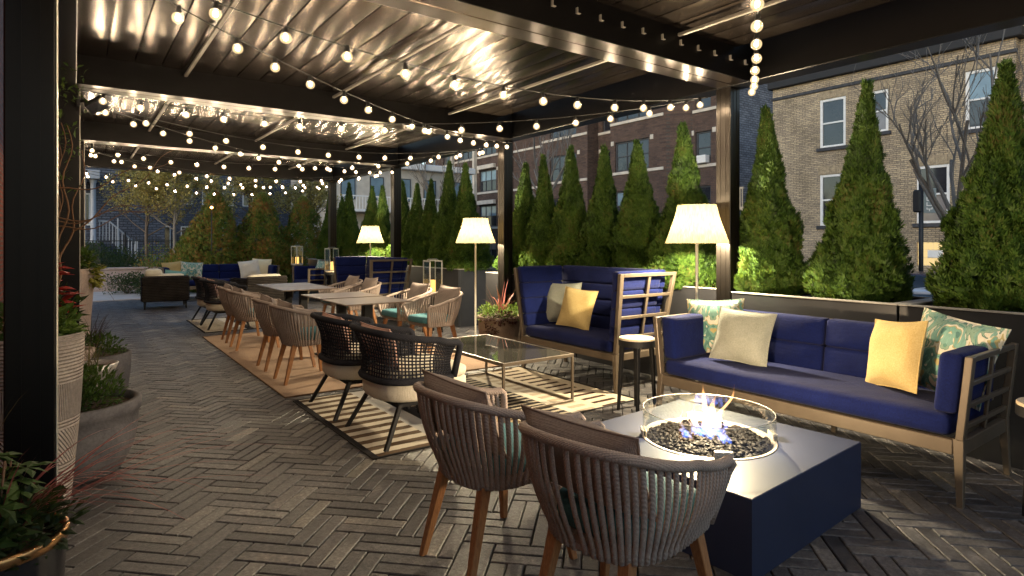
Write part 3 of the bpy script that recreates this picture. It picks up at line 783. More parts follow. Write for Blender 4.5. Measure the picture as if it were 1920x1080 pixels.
# ------------------------------------------------------------------ wicker club armchairs at the far end
def make_club():
    t = thing('club_chair', 'x', 'chair')
    b = MB()
    b.box(-.43, .43, -.42, -.36, .16, .70, .02)
    b.box(-.43, -.37, -.3595, .38, .16, .66, .02); b.box(.37, .43, -.3595, .38, .16, .66, .02)
    b.box(-.369, .369, -.3595, .38, .16, .30, .01)
    rr = random.Random(4)      # woven strands over the back
    for i in range(15):
        z = .185 + i * .034
        pts = [(-.425 + .85 * k / 34, -.425 - .006 * (1 if (k + i) % 2 else -1), z + rr.uniform(-.003, .003)) for k in range(35)]
        b.tube(pts, .013, 5, cap=False)
        for sx in (-1, 1): b.tube([(sx * (.435 + .005 * (1 if (k + i) % 2 else -1)), -.40 + .78 * k / 28, z - .02 * (k > 20)) for k in range(29)], .012, 5, cap=False)
    b.build('wicker_body', 'wicker', t)
    b = MB(); b.cush(-.365, .365, -.34, .42, .302, .44, .05, (0, 0, .015)); b.build('seat_cushion', 'cream_cloth', t)
    b = MB(); b.cush(-.35, .35, -.352, -.20, .45, .735, .06, (0, .02, .01)); b.build('back_cushion', 'cream_cloth', t)
    for x in (-.37, .37):
        for y in (-.36, .33): b = MB(); leg_sq(b, (x, y, .165), (x * 1.03, y * 1.03, 0), .045, .028); b.build('leg', 'black_metal', t)
    return t
c0 = make_club(); c0.location = (1.58, 14.90, 0); c0.rotation_euler = (0, 0, radians(-4)); c0['label'] = 'dark wicker armchair standing alone at the far end of the walkway, its back to us'; c0['group'] = 'dark wicker armchairs at the far end'
dup(c0, (3.15, 13.45, 0), radians(12), 'dark wicker armchair with cream back cushion behind the far dining table', 'dark wicker armchairs at the far end')
b = MB(); b.cush(-.17, .17, -.10, .10, 0, .19, .09, (0, 0, .01)); o = b.build('bolster', 'cream_cloth', None, (1.34, 14.66, .655)); tag(o, 'round cream bolster peeking over the lone wicker armchair', 'pillow')
pillow('teal pillow peeking over the back of the lone wicker armchair', 'aqua_cloth', (1.72, 14.80, .46), radians(90), radians(-18), .42, .36, .13, radians(8))

# ------------------------------------------------------------------ blue sofas (front at local x = 0, facing -x)
def make_sofa(Ln, label, loc, rz, group):
    t = thing('sofa', label, 'sofa', loc, rz, group); h = Ln / 2
    b = MB()
    b.box(.002, .05, -h + .05, h - .05, .265, .345, .004); b.box(.72, .77, -h + .05, h - .05, .265, .345, .004)
    for s in (-1, 1): b.box(.0502, .7198, s * h - .047 if s > 0 else -h + .007, s * h - .007 if s > 0 else -h + .047, .265, .345, .004)
    for y in (-.3, .3): b.box(.0502, .7198, y * h - .02, y * h + .02, .27, .33)
    b.build('base_frame', 'champagne', t)
    b = MB(); b.cush(.005, .60, -h + .06, h - .06, .35, .475, .045, (.008, 0, .014), nm=11); b.build('seat_cushion', 'navy_cloth', t)
    lean = lambda p: Vector((p.x + (p.z - .45) * .16, p.y, p.z))
    for s in (-1, 1):
        y0, y1 = (-h + .055, -.004) if s < 0 else (.004, h - .055)
        b = MB()
        for z0, z1 in ((.44, .655), (.651, .845)): b.cush(.56, .675, y0, y1, z0, z1, .026, (.007, 0, 0), lean, 5)
        b.build('back_cushion', 'navy_cloth', t)
    fl = lambda s: (lambda p: Vector((p.x, p.y + s * max(0, p.z - .30) * .10, p.z)))
    for s in (-1, 1):
        y0, y1 = (h - .175, h - .055) if s > 0 else (-h + .055, -h + .175)
        b = MB()
        b.cush(.03, .59, y0, y1, .472, .805, .032, (0, .008, 0), fl(s), 5)
        b.build('arm_cushion', 'navy_cloth', t)
        b = MB(); ya, yb = (h - .044, h - .006) if s > 0 else (-h + .006, -h + .044)
        b.box(.0, .050, ya, yb, .35, .80, .004, fl(s)); b.box(.72, .77, ya, yb, .35, .80, .004, fl(s))
        b.box(.0502, .7198, ya + .006, yb - .006, .768, .80, .003, fl(s))
        for z in (.40, .515, .635): b.box(.0502, .7198, ya + .008, yb - .008, z, z + .026, .003, fl(s))
        for x in (.37,): b.box(x, x + .026, ya + .010, yb - .010, .352, .762, .003, fl(s))
        b.build('side_frame', 'champagne', t)
        for (x, fx) in ((.03, -.005), (.74, .77)):
            b = MB(); leg_sq(b, (x, s * (h - .026), .352), (fx, s * (h - .012), 0), .050, .030); b.build('leg', 'champagne', t)
    b = MB(); leg_sq(b, (.745, 0, .268), (.76, 0, 0), .045, .032); b.build('leg', 'champagne', t)
    b = MB(); ln2 = lambda p: Vector((p.x + (p.z - .45) * .16, p.y, p.z))
    for z in (.45, .60, .80): b.box(.682, .70, -h + .06, h - .06, z, z + .035, .003, ln2)
    b.build('back_frame', 'champagne', t)
    return t
G_S = 'navy sofas with champagne frames'
make_sofa(2.06, 'long navy sofa beside the fire table in front of the planter trees', (3.785, 2.18, 0), 0, G_S)
make_sofa(2.60, 'long navy sofa at the far end of the terrace below the green hedge', (3.00, 16.28, 0), radians(90), G_S)
make_sofa(1.60, 'short navy sofa behind the far booth beside two lanterns', (4.40, 14.75, 0), radians(-4), G_S)
Z = .485
pillow('green ikat pillow half hidden behind the sage pillow on the near sofa', 'ikat_cloth', (4.24, 2.99, Z), radians(204), radians(-16), .46, .46, .15, radians(3))
pillow('plain sage pillow leaning in the corner of the near sofa', 'sage_cloth', (4.06, 2.67, Z), radians(192), radians(-20), .44, .42, .16, radians(-4))
pillow('yellow pillow standing against the ikat pillow at the open end of the near sofa', 'yellow_cloth', (4.12, 1.64, Z), radians(150), radians(-15), .43, .44, .16, radians(6))
pillow('green ikat pillow beside the sofa arm at the open end of the near sofa', 'ikat_cloth', (4.21, 1.42, Z), radians(166), radians(-18), .50, .49, .16, radians(-9))
pillow('yellow pillow on the far sofa beside the blue ikat pillow', 'yellow_cloth', (1.98, 16.74, Z), radians(-78), radians(-14), .46, .46, .15, radians(5))
pillow('patterned pillow on the far sofa beside the yellow pillow near the lone armchair', 'ikat_cloth', (2.32, 16.66, Z), radians(-94), radians(-20), .50, .46, .15, radians(-5))
pillow('cream pillow on the far sofa in front of the pale yellow one', 'cream_cloth', (3.72, 16.62, Z), radians(-98), radians(-20), .50, .48, .15, radians(8))
pillow('pale yellow pillow on the far sofa behind the cream one', 'pale_yellow_cloth', (4.0, 16.76, Z), radians(-96), radians(-14), .48, .50, .15, radians(-4))
pillow('patterned pillow on the short sofa behind the far booth', 'ikat_cloth', (4.93, 14.95, Z), radians(200), radians(-16), .48, .48, .15, radians(-4))

# ------------------------------------------------------------------ high backed booths (front at local x = 0, facing -x)
def make_booth(label, loc, Ln, group):
    t = thing('booth', label, 'sofa', loc, 0, group); h = Ln / 2
    b = MB()
    b.box(.0, .05, -h + .03, h - .03, .30, .365, .004); b.box(.63, .68, -h + .03, h - .03, .30, .365, .004)
    for s in (-1, 1): b.box(.0502, .6298, (h - .055) if s > 0 else (-h + .012), (h - .012) if s > 0 else (-h + .055), .30, .365, .004)
    b.build('base_frame', 'champagne', t)
    b = MB(); b.cush(-.005, .56, -h + .075, h - .075, .37, .485, .045, (.006, 0, .012), nm=9); b.build('seat_cushion', 'navy_cloth', t)
    ln = lambda p: Vector((p.x + (p.z - .45) * .11, p.y, p.z))
    rows = [(.44, .615), (.613, .785), (.783, .955), (.953, 1.135)]
    b = MB()
    for z0, z1 in rows: b.cush(.54, .63, -h + .05 - (z0 - .4) * .10, h - .05 + (z0 - .4) * .10, z0, z1, .022, (.006, 0, 0), ln, 7)
    b.build('back_cushion', 'navy_cloth', t)
    for s in (-1, 1):
        fl = lambda p, s=s: Vector((p.x + (p.z - .45) * .11 * max(0, min(1, p.x / .6)) - (p.z - .45) * .05 * max(0, 1 - p.x / .6), p.y + s * max(0, p.z - .33) * .13, p.z))
        b = MB(); y0, y1 = (h - .135, h - .055) if s > 0 else (-h + .055, -h + .135)
        for z0, z1 in rows: b.cush(.012, .535, y0, y1, z0 if z0 > .45 else .478, z1, .022, (0, .006, 0), fl, 6)
        b.build('side_cushion', 'navy_cloth', t)
        b = MB(); ya, yb = (h - .048, h - .008) if s > 0 else (-h + .008, -h + .048)
        b.box(.0, .042, ya, yb, .368, 1.115, .004, fl); b.box(.638, .68, ya, yb, .368, 1.115, .004, fl)
        b.box(.0422, .6378, ya, yb, 1.082, 1.115, .003, fl)
        for z in (.50, .69, .885): b.box(.0422, .6378, ya + .006, yb - .006, z, z + .029, .003, fl)
        b.box(.335, .364, ya + .008, yb - .008, .37, 1.082, .003, fl)
        b.build('side_frame', 'champagne', t)
        for x in (.028, .652): b = MB(); leg_sq(b, (x, s * (h - .03), .366), (x, s * (h - .02), 0), .052, .036); b.build('leg', 'champagne', t)
    b = MB()
    for z in (.45, .70, .98): b.box(.642, .662, -h + .05, h - .05, z, z + .04, .003, ln)
    b.build('back_frame', 'champagne', t)
    return t
G_B = 'high backed navy booths'
make_booth('high backed navy booth with lattice side facing the coffee table', (4.02, 4.62, 0), 1.46, G_B)
make_booth('high backed navy booth beyond the dining chairs, smaller looking, under the far lamp', (4.02, 10.38, 0), 1.62, G_B)
pillow('sage pillow in the near booth behind the yellow pillow', 'sage_cloth', (4.38, 5.10, .50), radians(196), radians(-14), .47, .46, .15, radians(2))
pillow('yellow pillow in the near booth leaning on the sage pillow', 'yellow_cloth', (4.24, 4.74, .50), radians(190), radians(-18), .44, .43, .15, radians(-4))
pillow('pale pillow inside the far booth', 'sage_cloth', (4.36, 9.98, .50), radians(186), radians(-14), .45, .46, .15, radians(2))

# ------------------------------------------------------------------ tables
def make_table():
    t = thing('dining_table', 'x', 'table')
    b = MB(); b.box(-.385, .385, -.375, .375, .728, .742, .003); b.build('tabletop', 'tabletop', t)
    b = MB(); b.box(-.05, .05, -.05, .05, .014, .727, .004); b.build('pedestal', 'black_metal', t)
    b = MB(); b.box(-.26, .26, -.26, .26, 0, .0135, .004); b.build('base_plate', 'black_metal', t)
    return t
T0 = make_table(); G_T = 'square dining tables with black pedestals'
tabs = [(2.67, 6.44, 'square dining table nearest the coffee table'), (2.68, 7.27, 'square dining table second from the coffee table, a gap before the next pair'),
        (2.67, 8.78, 'square dining table third in line, pushed against the farthest table'), (2.67, 9.54, 'farthest square dining table before the far mesh chairs')]
for i, (x, y, lab) in enumerate(tabs):
    if i == 0: o = T0; o.location = (x, y, .008); o['label'] = lab; o['group'] = G_T
    else: dup(T0, (x, y, .008), 0, lab, G_T)
t = thing('coffee_table', 'low glass topped coffee table with thin bronze frame on the striped rug', 'table', (3.16, 4.62, .008))
b = MB(); hx, hy, hz = .37, .68, .42
for s in (-1, 1):
    b.box(s * hx - .011, s * hx + .011, -hy + .0115, hy - .0115, hz - .028, hz, .002); b.box(-hx - .011, hx + .011, s * hy - .011, s * hy + .011, hz - .028, hz, .002)
b.build('top_frame', 'champagne', t)
b = MB(); b.box(-hx + .0115, hx - .0115, -hy + .0115, hy - .0115, hz - .012, hz - .004); b.build('glass_top', 'table_glass', t)
b = MB()
for s in (-1, 1): b.box(s * hx - .010, s * hx + .010, -hy + .0115, hy - .0115, .002, .020, .002); b.box(-hx - .010, hx + .010, s * hy - .010, s * hy + .010, .002, .020, .002)
b.build('floor_rail', 'champagne', t)
for sx in (-1, 1):
    for sy in (-1, 1): b = MB(); b.box(sx * hx - .0105, sx * hx + .0105, sy * hy - .0105, sy * hy + .0105, .0205, hz - .0285, .002); b.build('leg', 'champagne', t)
def make_stool():
    t = thing('side_table', 'x', 'side table')
    b = MB(); b.lathe([(0, .612), (.143, .612), (.147, .608), (.147, .596), (0, .596)], n=40, smooth=False); b.build('wood_top', 'stool_wood', t)
    b = MB(); b.lathe([(0, .5955), (.150, .5955), (.150, .545), (.140, .545), (.140, .57), (0, .57)], n=40, smooth=False); b.build('apron', 'black_metal', t)
    for k in range(4):
        a = radians(45 + 90 * k); b = MB(); leg_sq(b, (cos(a) * .118, sin(a) * .118, .56), (cos(a) * .150, sin(a) * .150, 0), .034, .022); b.build('leg', 'black_metal', t)
    return t
S0 = make_stool(); G_ST = 'round wood topped side tables'
S0.location = (3.78, 3.42, 0); S0['label'] = 'round side table with pale wood top between the near booth and the near sofa'; S0['group'] = G_ST
dup(S0, (3.86, .80, 0), .3, 'round side table cut by the picture edge past the sofa arm', G_ST)
dup(S0, (4.52, 8.30, 0), .2, 'round side table under the lantern behind the dining chairs', G_ST)
dup(S0, (4.66, 13.25, 0), .5, 'round side table under the tall lantern beside the far booth', G_ST, (1, 1, 1.25))
dup(S0, (5.00, 17.0, 0), .1, 'round side table under the small lantern by the hedge', G_ST, (1, 1, 1.3))
def make_lantern():
    t = thing('lantern', 'x', 'lantern'); w, h = .105, .50; b = MB()
    for sx in (-1, 1):
        for sy in (-1, 1): b.box(sx * w - .007, sx * w + .007, sy * w - .007, sy * w + .007, .022, h)
    b.box(-w - .012, w + .012, -w - .012, w + .012, 0, .0215, .003)
    for s in (-1, 1):
        b.box(s * w - .008, s * w + .008, -w + .0085, w - .0085, h - .012, h + .004); b.box(-w - .008, w + .008, s * w - .008, s * w + .008, h + .0042, h + .014)
    b.tube([(-w, 0, h + .01), (-w * .7, 0, h + .03), (w * .7, 0, h + .03), (w, 0, h + .01)], .005, 6)
    b.build('frame', 'steel', t)
    b = MB()
    for s in (-1, 1):
        b.box(s * w - .0015, s * w + .0015, -w + .008, w - .008, .024, h - .014); b.box(-w + .008, w - .008, s * w - .0015, s * w + .0015, .024, h - .014)
    b.build('glass_pane', 'clear_glass', t)
    b = MB(); b.lathe([(0, .022), (.046, .022), (.046, .20), (.040, .206), (0, .198)], n=20); b.build('candle', 'candle_glow', t)
    return t
LN = make_lantern(); LN.location = (4.52, 8.30, .613); LN['label'] = 'glass lantern with lit candle behind the dining chair with teal seat'; LN['group'] = 'glass candle lanterns'
dup(LN, (4.66, 13.25, .766), .2, 'tall glass lantern with lit candle beside the far booth', 'glass candle lanterns')
dup(LN, (5.00, 17.0, .797), .4, 'small looking glass lantern with glowing candle against the hedge', 'glass candle lanterns')

# ------------------------------------------------------------------ fire table
t = thing('fire_table', 'square dark blue metal fire table with flames inside a round glass guard', 'fire table', (2.77, 2.0, 0), radians(3.5))
hw = .56; TZ = .345; RB = .335
b = MB(); n = 96; vs = []; ro = RB
ring = [(ro * cos(2 * pi * k / n), ro * sin(2 * pi * k / n)) for k in range(n)]
def sqp(a, h):
    c, s = cos(a), sin(a); k = h / max(abs(c), abs(s)); return c * k, s * k
e = .004
angs = [2 * pi * k / n for k in range(n)]
for (h, z) in ((None, TZ), (hw - e, TZ), (hw, TZ - e), (hw, .0)):
    for a in angs:
        p = (ro * cos(a), ro * sin(a)) if h is None else sqp(a, h); vs.append((p[0], p[1], z))
for a in angs: vs.append((ro * cos(a), ro * sin(a), TZ - .06))
fs = []
for r in range(3):
    for k in range(n): fs.append((r * n + k, (r + 1) * n + k, (r + 1) * n + (k + 1) % n, r * n + (k + 1) % n))
for k in range(n): fs.append((4 * n + k, k, (k + 1) % n, 4 * n + (k + 1) % n))
b.add(vs, fs); b.build('body', 'firepit_metal', t)
b = MB(); b.lathe([(0, TZ - .055), (RB - .002, TZ - .055), (RB - .002, TZ - .002)], n=64); b.build('burner_pan', 'black_metal', t)
b = MB(); b.lathe([(RB - .003, TZ - .02), (RB - .003, TZ + .004), (RB + .012, TZ + .004), (RB + .012, TZ + .0005)], n=64, smooth=False); b.build('pan_rim', 'burner_steel', t)
rr = random.Random(9); b = MB()
for i in range(1500):
    a = rr.uniform(0, 2 * pi); r = (RB - .022) * sqrt(rr.random()); q = rr.uniform(.008, .019)
    b.ico((r * cos(a), r * sin(a), TZ - .030 + rr.uniform(0, .030) + .012 * (1 - r / RB)), q, 1, (rr.uniform(.7, 1.3), rr.uniform(.7, 1.3), rr.uniform(.6, 1)), .28, rr, False)
o = b.build('lava_rocks', 'lava', t); o['kind'] = 'stuff'
gr = RB + .005
for k in range(4):
    b = MB(); a0, a1 = radians(45 + 90 * k + .8), radians(135 + 90 * k - .8); m = 20; vs = []
    for i in range(m + 1):
        a = a0 + (a1 - a0) * i / m
        for (r, z) in ((gr - .003, TZ + .012), (gr - .003, TZ + .150), (gr + .003, TZ + .150), (gr + .003, TZ + .012)): vs.append((r * cos(a), r * sin(a), z))
    fs = [(4 * i + q, 4 * i + (q + 1) % 4, 4 * i + 4 + (q + 1) % 4, 4 * i + 4 + q) for i in range(m) for q in range(4)] + [(0, 1, 2, 3), (4 * m + 3, 4 * m + 2, 4 * m + 1, 4 * m)]
    b.add(vs, fs); gg = b.build('glass_guard', 'clear_glass', t); b = MB(); b.tube([((gr) * cos(a0 + (a1 - a0) * i / m), gr * sin(a0 + (a1 - a0) * i / m), TZ + .1515) for i in range(m + 1)], .0022, 5); b.build('rim_highlight', 'steel', gg)  # thin steel bead added as the highlight along the glass top
for k in range(4):
    a = radians(45 + 90 * k); b = MB(); rm = Matrix.Rotation(a, 4, 'Z')
    f2 = lambda p: rm @ p
    b.box(gr - .012, gr - .004, -.045, .045, TZ + .004, TZ + .040, .002, f2); b.box(gr + .004, gr + .012, -.045, .045, TZ + .004, TZ + .040, .002, f2)
    for yy in (-.03, 0, .03): b.tube([Vector(f2(Vector((gr + .0115, yy, TZ + .022)))), Vector(f2(Vector((gr + .015, yy, TZ + .022))))], .005, 8)
    b.build('glass_clip', 'burner_steel', t)
# flames: tapering twisted tongues of glowing gas, blue at the root
def flame_mat():
    m, nt, out = nmat('flame')
    sp = nt.nodes.new('ShaderNodeSeparateXYZ'); tc = nt.nodes.new('ShaderNodeTexCoord'); L(nt, tc.outputs['Object'], sp.inputs[0])
    zr = math_(nt, 'MULTIPLY', math_(nt, 'SUBTRACT', sp.outputs[2], TZ), 1 / .30)
    c = ramp(nt, zr, [(0.0, (0.08, 0.20, 1.0)), (0.13, (0.20, 0.30, 1.0)), (0.27, (1.0, 0.66, 0.42)), (0.5, (1.0, 0.58, 0.24)), (1.0, (1.0, 0.36, 0.09))]).outputs[0]
    st = ramp(nt, zr, [(0.0, (.30,) * 3), (0.18, (.42,) * 3), (0.36, (1.0,) * 3), (0.7, (.85,) * 3), (1.0, (.55,) * 3)]).outputs[0]
    n = noise_(nt, coords(nt, 'Object', (1, 1, .4)), 34, 3)
    k = ramp(nt, n, [(0.30, (.25,) * 3), (0.62, (1.5,) * 3)]).outputs[0]
    e = nt.nodes.new('ShaderNodeEmission'); L(nt, c, e.inputs[0]); L(nt, math_(nt, 'MULTIPLY', math_(nt, 'MULTIPLY', st, k), FLAME_S), e.inputs[1])
    L(nt, e.outputs[0], out.inputs['Volume']); MATS['flame'] = m
FLAME_S = 75.0
flame_mat()
def tongue(x, y, h, r, lean, ph):
    b = MB(); pts = []; rad = []; n = 26
    for i in range(n + 1):
        t_ = i / n; w = .020 * sin(8.5 * t_ + ph) * t_ ** .8
        pts.append((x + lean[0] * t_ ** 1.5 + w, y + lean[1] * t_ ** 1.5 + .018 * cos(7.1 * t_ + ph * 1.7) * t_ ** .8, TZ + .002 + h * t_))
        rad.append(max(.0008, r * (.60 + 1.5 * t_ * (1 - t_)) * (1 - t_) ** .9 * (1 + .30 * sin(10.5 * t_ + ph * 2.3))))
    b.tube(pts, rad, 14); b.build('flame', 'flame', t)
rr = random.Random(31)
for (x, y, h, r, lx, ly) in ((.0, .0, .300, .028, -.01, .02), (.02, -.015, .255, .032, .01, -.02), (.03, -.02, .290, .022, .085, -.085), (-.012, .015, .215, .034, .02, -.01), (-.035, .035, .175, .026, -.03, .03), (.035, -.035, .155, .028, .03, -.03), (-.085, .085, .165, .010, -.02, .025), (-.065, .060, .135, .010, .0, .0), (.06, -.02, .12, .018, .02, -.02)):
    tongue(x, y, h, r, (lx, ly), rr.uniform(0, 6))
for i in range(18):
    a = rr.uniform(0, 6.28); q = rr.uniform(.03, .135); tongue(q * cos(a), q * sin(a), rr.uniform(.035, .075), rr.uniform(.014, .026), (rr.uniform(-.02, .02), rr.uniform(-.02, .02)), rr.uniform(0, 6))
fl = bpy.data.lights.new('fire_light', 'POINT'); fl.energy = 90.0; fl.color = (1.0, .74, .45); fl.shadow_soft_size = .05
fo = bpy.data.objects.new('fire_light', fl); COL.objects.link(fo); fo.parent = t; fo.location = (0, 0, TZ + .24)

# ------------------------------------------------------------------ floor lamps
def shade_mat():
    m, nt, out = nmat('lamp_shade')
    n = noise_(nt, coords(nt, 'Object', (1, 1, .12)), 55, 3, .6)
    c = ramp(nt, n, [(0.3, (0.085, 0.066, 0.036)), (0.7, (0.130, 0.106, 0.064))]).outputs[0]
    d = N(nt, 'ShaderNodeBsdfDiffuse'); L(nt, c, d.inputs[0]); t = N(nt, 'ShaderNodeBsdfTranslucent'); L(nt, c, t.inputs[0])
    mx = nt.nodes.new('ShaderNodeMixShader'); mx.inputs[0].default_value = .20; L(nt, d.outputs[0], mx.inputs[1]); L(nt, t.outputs[0], mx.inputs[2]); L(nt, mx.outputs[0], out.inputs[0])
    MATS['lamp_shade'] = m
shade_mat()
def make_lamp():
    t = thing('floor_lamp', 'x', 'lamp')
    b = MB(); b.lathe([(.272, 1.395), (.235, 1.50), (.190, 1.63), (.166, 1.735)], n=180, rmod=lambda j: 1 + .012 * (1 if j % 2 else -1), smooth=False); b.build('lamp_shade', 'lamp_shade', t)
    b = MB(); b.lathe([(0, 0), (.15, 0), (.15, .012), (.02, .018), (.013, .02), (.013, 1.42), (.02, 1.425), (.02, 1.428), (0, 1.428)], n=20); b.build('pole', 'pale_metal', t)
    b = MB(); b.ico((0, 0, 1.57), .028, 2); b.build('bulb', 'lamp_glow', t)
    return t
LAMP_W = 165.0
LAMPS = []
F0 = make_lamp(); G_F = 'pleated shade floor lamps'
lamps = [(4.50, 3.36, 'large looking floor lamp with lit cream pleated shade behind the near sofa'), (4.47, 6.98, 'floor lamp with lit cream shade beside the terracotta pot'), (4.86, 11.55, 'floor lamp with lit shade rising behind the far booth')]
for i, (x, y, lab) in enumerate(lamps):
    if i == 0: o = F0; o.location = (x, y, 0); o['label'] = lab; o['group'] = G_F
    else: o = dup(F0, (x, y, 0), 0, lab, G_F)
    LAMPS.append(o)
for o in LAMPS:
    for (zb, pw) in ((1.475, 210.0), (1.665, 60.0)):
        ld = bpy.data.lights.new('lamp_light', 'POINT'); ld.energy = pw; ld.color = (1.0, 0.83, 0.54); ld.shadow_soft_size = .03
        lo = bpy.data.objects.new('lamp_light', ld); COL.objects.link(lo); lo.parent = o; lo.location = (0, 0, zb)

# ------------------------------------------------------------------ rugs
def jute():
    m, nt, out = nmat('jute'); v = coords(nt, 'Object')
    w = nt.nodes.new('ShaderNodeTexWave'); w.bands_direction = 'Y'; w.inputs['Scale'].default_value = 14; w.inputs['Distortion'].default_value = 1.5; w.inputs['Detail'].default_value = 2; L(nt, v, w.inputs[0])
    n = noise_(nt, v, 110, 3, .7); n1 = noise_(nt, v, 2.5, 3)
    c = ramp(nt, math_(nt, 'MULTIPLY_ADD', n, .6, math_(nt, 'MULTIPLY', n1, .45)), [(0.3, (0.235, 0.155, 0.108)), (0.75, (0.41, 0.295, 0.215))]).outputs[0]
    p = principled(nt, out, c, .95, 0, .1); bump(nt, p, math_(nt, 'ADD', n, w.outputs[1]), .7, .004); MATS['jute'] = m
jute()
def rug_slab(x0, x1, y0, y1, name, m, hem, label):
    b = MB(); nx, ny = 26, 22; rr = random.Random(int(y0 * 100)); vs = []
    for i in range(nx + 1):
        for j in range(ny + 1):
            x = x0 + (x1 - x0) * i / nx; y = y0 + (y1 - y0) * j / ny; z = .0055 + .0012 * noise.noise((x * 3, y * 3, 1.7)); vs.append((x, y, z))
    fs = [(i * (ny + 1) + j, (i + 1) * (ny + 1) + j, (i + 1) * (ny + 1) + j + 1, i * (ny + 1) + j + 1) for i in range(nx) for j in range(ny)]
    b.add(vs, fs, True); t = b.build(name, m); tag(t, label, 'rug')
    b = MB(); h = .016
    b.tube([(x0, y0, .005), (x1, y0, .005), (x1, y1, .005), (x0, y1, .005)], .0075, 6, closed=True); b.build('hem', hem, t)
    return t
simple('hem_dark', (0.020, 0.018, 0.017), .9); simple('hem_jute', (0.16, 0.095, 0.055), .9)
def stripes(name, x0, y0):
    """striped kilim: bands across, each with its own cross bars"""
    m, nt, out = nmat(name); tc = nt.nodes.new('ShaderNodeTexCoord'); sp = nt.nodes.new('ShaderNodeSeparateXYZ'); L(nt, tc.outputs['Object'], sp.inputs[0])
    wob = noise_(nt, tc.outputs['Object'], 30, 2)
    x = math_(nt, 'SUBTRACT', sp.outputs[0], x0); y = math_(nt, 'ADD', math_(nt, 'SUBTRACT', sp.outputs[1], y0), math_(nt, 'MULTIPLY_ADD', wob, .016, -.008))
    xs = math_(nt, 'DIVIDE', x, 2.5)
    CR, BR, BK, TN, GY = (.56, .50, .41), (.105, .070, .046), (.020, .018, .020), (.46, .31, .15), (.42, .40, .38)
    def bar(p, duty): return math_(nt, 'LESS_THAN', math_(nt, 'FRACT', math_(nt, 'DIVIDE', y, p)), duty)
    s1 = mix(nt, bar(.150, .48), CR, BR); s2 = mix(nt, bar(.150, .52), (.50, .42, .33), BK); s3 = mix(nt, bar(.075, .5), (.38, .29, .18), BR)
    s4 = mix(nt, bar(.085, .55), (.34, .29, .22), BK); s5 = mix(nt, bar(.130, .38), (.56, .48, .37), (.050, .028, .020)); s6 = mix(nt, bar(.130, .5), (.50, .44, .35), (.34, .28, .21))
    pat = CR
    bands = [(0, BK), (.018, s1), (.205, GY), (.262, BK), (.305, s2), (.435, TN), (.468, s3), (.505, CR), (.545, s4), (.695, CR), (.725, s6), (.80, (.52, .45, .34)), (.835, s5), (.945, (.56, .49, .38)), (.99, BK)]
    for p0, c in bands: pat = mix(nt, math_(nt, 'GREATER_THAN', xs, p0), pat, c)
    th = noise_(nt, tc.outputs['Object'], 170, 2, .7)
    c = mix(nt, .55, pat, ramp(nt, th, [(.3, (.6,) * 3), (.7, (1.15,) * 3)]).outputs[0], 'MULTIPLY')
    p = principled(nt, out, c, .95, 0, .1); bump(nt, p, th, .5, .003); MATS[name] = m
stripes('kilim_near', 1.555, 3.65); stripes('kilim_far', 1.60, 10.3)
rug_slab(1.53, 4.0, 5.56, 9.86, 'rug', 'jute', 'hem_jute', 'large tan jute rug under the dining tables')
rug_slab(1.555, 4.055, 3.65, 5.40, 'rug', 'kilim_near', 'hem_dark', 'striped black, cream and brown kilim rug under the coffee table')
rug_slab(1.62, 4.05, 10.30, 12.15, 'rug', 'kilim_far', 'hem_dark', 'striped kilim rug beyond the dining rug under the far mesh chairs')
# ------------------------------------------------------------------ planters
def planter(x0, x1, y0, y1, h, label, cap=True):
    t = thing('planter', label, 'planter', ((x0 + x1) / 2, (y0 + y1) / 2, 0), 0, 'dark metal planter boxes'); hx, hy = (x1 - x0) / 2, (y1 - y0) / 2
    b = MB(); w = .045
    b.box(-hx, -hx + w, -hy, hy, 0, h - .012, .003); b.box(hx - w, hx, -hy, hy, -.6, h - .012, .003)
    b.box(-hx + w + .0005, hx - w - .0005, -hy, -hy + w, 0, h - .012, .003); b.box(-hx + w + .0005, hx - w - .0005, hy - w, hy, 0, h - .012, .003)
    b.build('box', 'planter_black', t)
    b = MB(); e = .006
    b.box(-hx - e, -hx + w + e, -hy - e, hy + e, h - .0115, h, .002); b.box(hx - w - e, hx + e, -hy - e, hy + e, h - .0115, h, .002)
    b.box(-hx + w + e + .0005, hx - w - e - .0005, -hy - e, -hy + w + e, h - .0115, h, .002); b.box(-hx + w + e + .0005, hx - w - e - .0005, hy - w - e, hy + e, h - .0115, h, .002)
    b.build('rim', 'concrete_cap', t)
    b = MB(); n = 18; vs = []
    for i in range(n + 1):
        for j in range(n + 1):
            x = -hx + w + (2 * hx - 2 * w) * i / n; y = -hy + w + (2 * hy - 2 * w) * j / n
            vs.append((x, y, h - .055 + .03 * noise.noise((x * 6 + x0, y * 6 + y0, .3))))
    b.add(vs, [(i * (n + 1) + j, (i + 1) * (n + 1) + j, (i + 1) * (n + 1) + j + 1, i * (n + 1) + j + 1) for i in range(n) for j in range(n)], True); b.build('mulch', 'mulch', t)
PHT = .965
planter(4.72, 5.55, -.50, 1.815, PHT, 'dark planter box behind the open end of the near sofa')
planter(4.72, 5.55, 1.83, 3.155, PHT, 'dark planter box with pale rim directly behind the near sofa')
planter(4.93, 5.58, 3.36, 5.42, PHT, 'dark planter box behind the near booth and its lamp')
planter(4.93, 5.58, 5.44, 7.42, PHT, 'dark planter box running from the near booth to the second lamp')
planter(5.12, 5.80, 8.52, 10.95, PHT, 'dark planter box at the corner past the second lamp')
planter(5.12, 5.80, 10.97, 13.4, PHT, 'dark planter box behind the far booth')
planter(5.12, 5.80, 13.8, 16.4, PHT, 'dark planter box at the far end of the tree row')

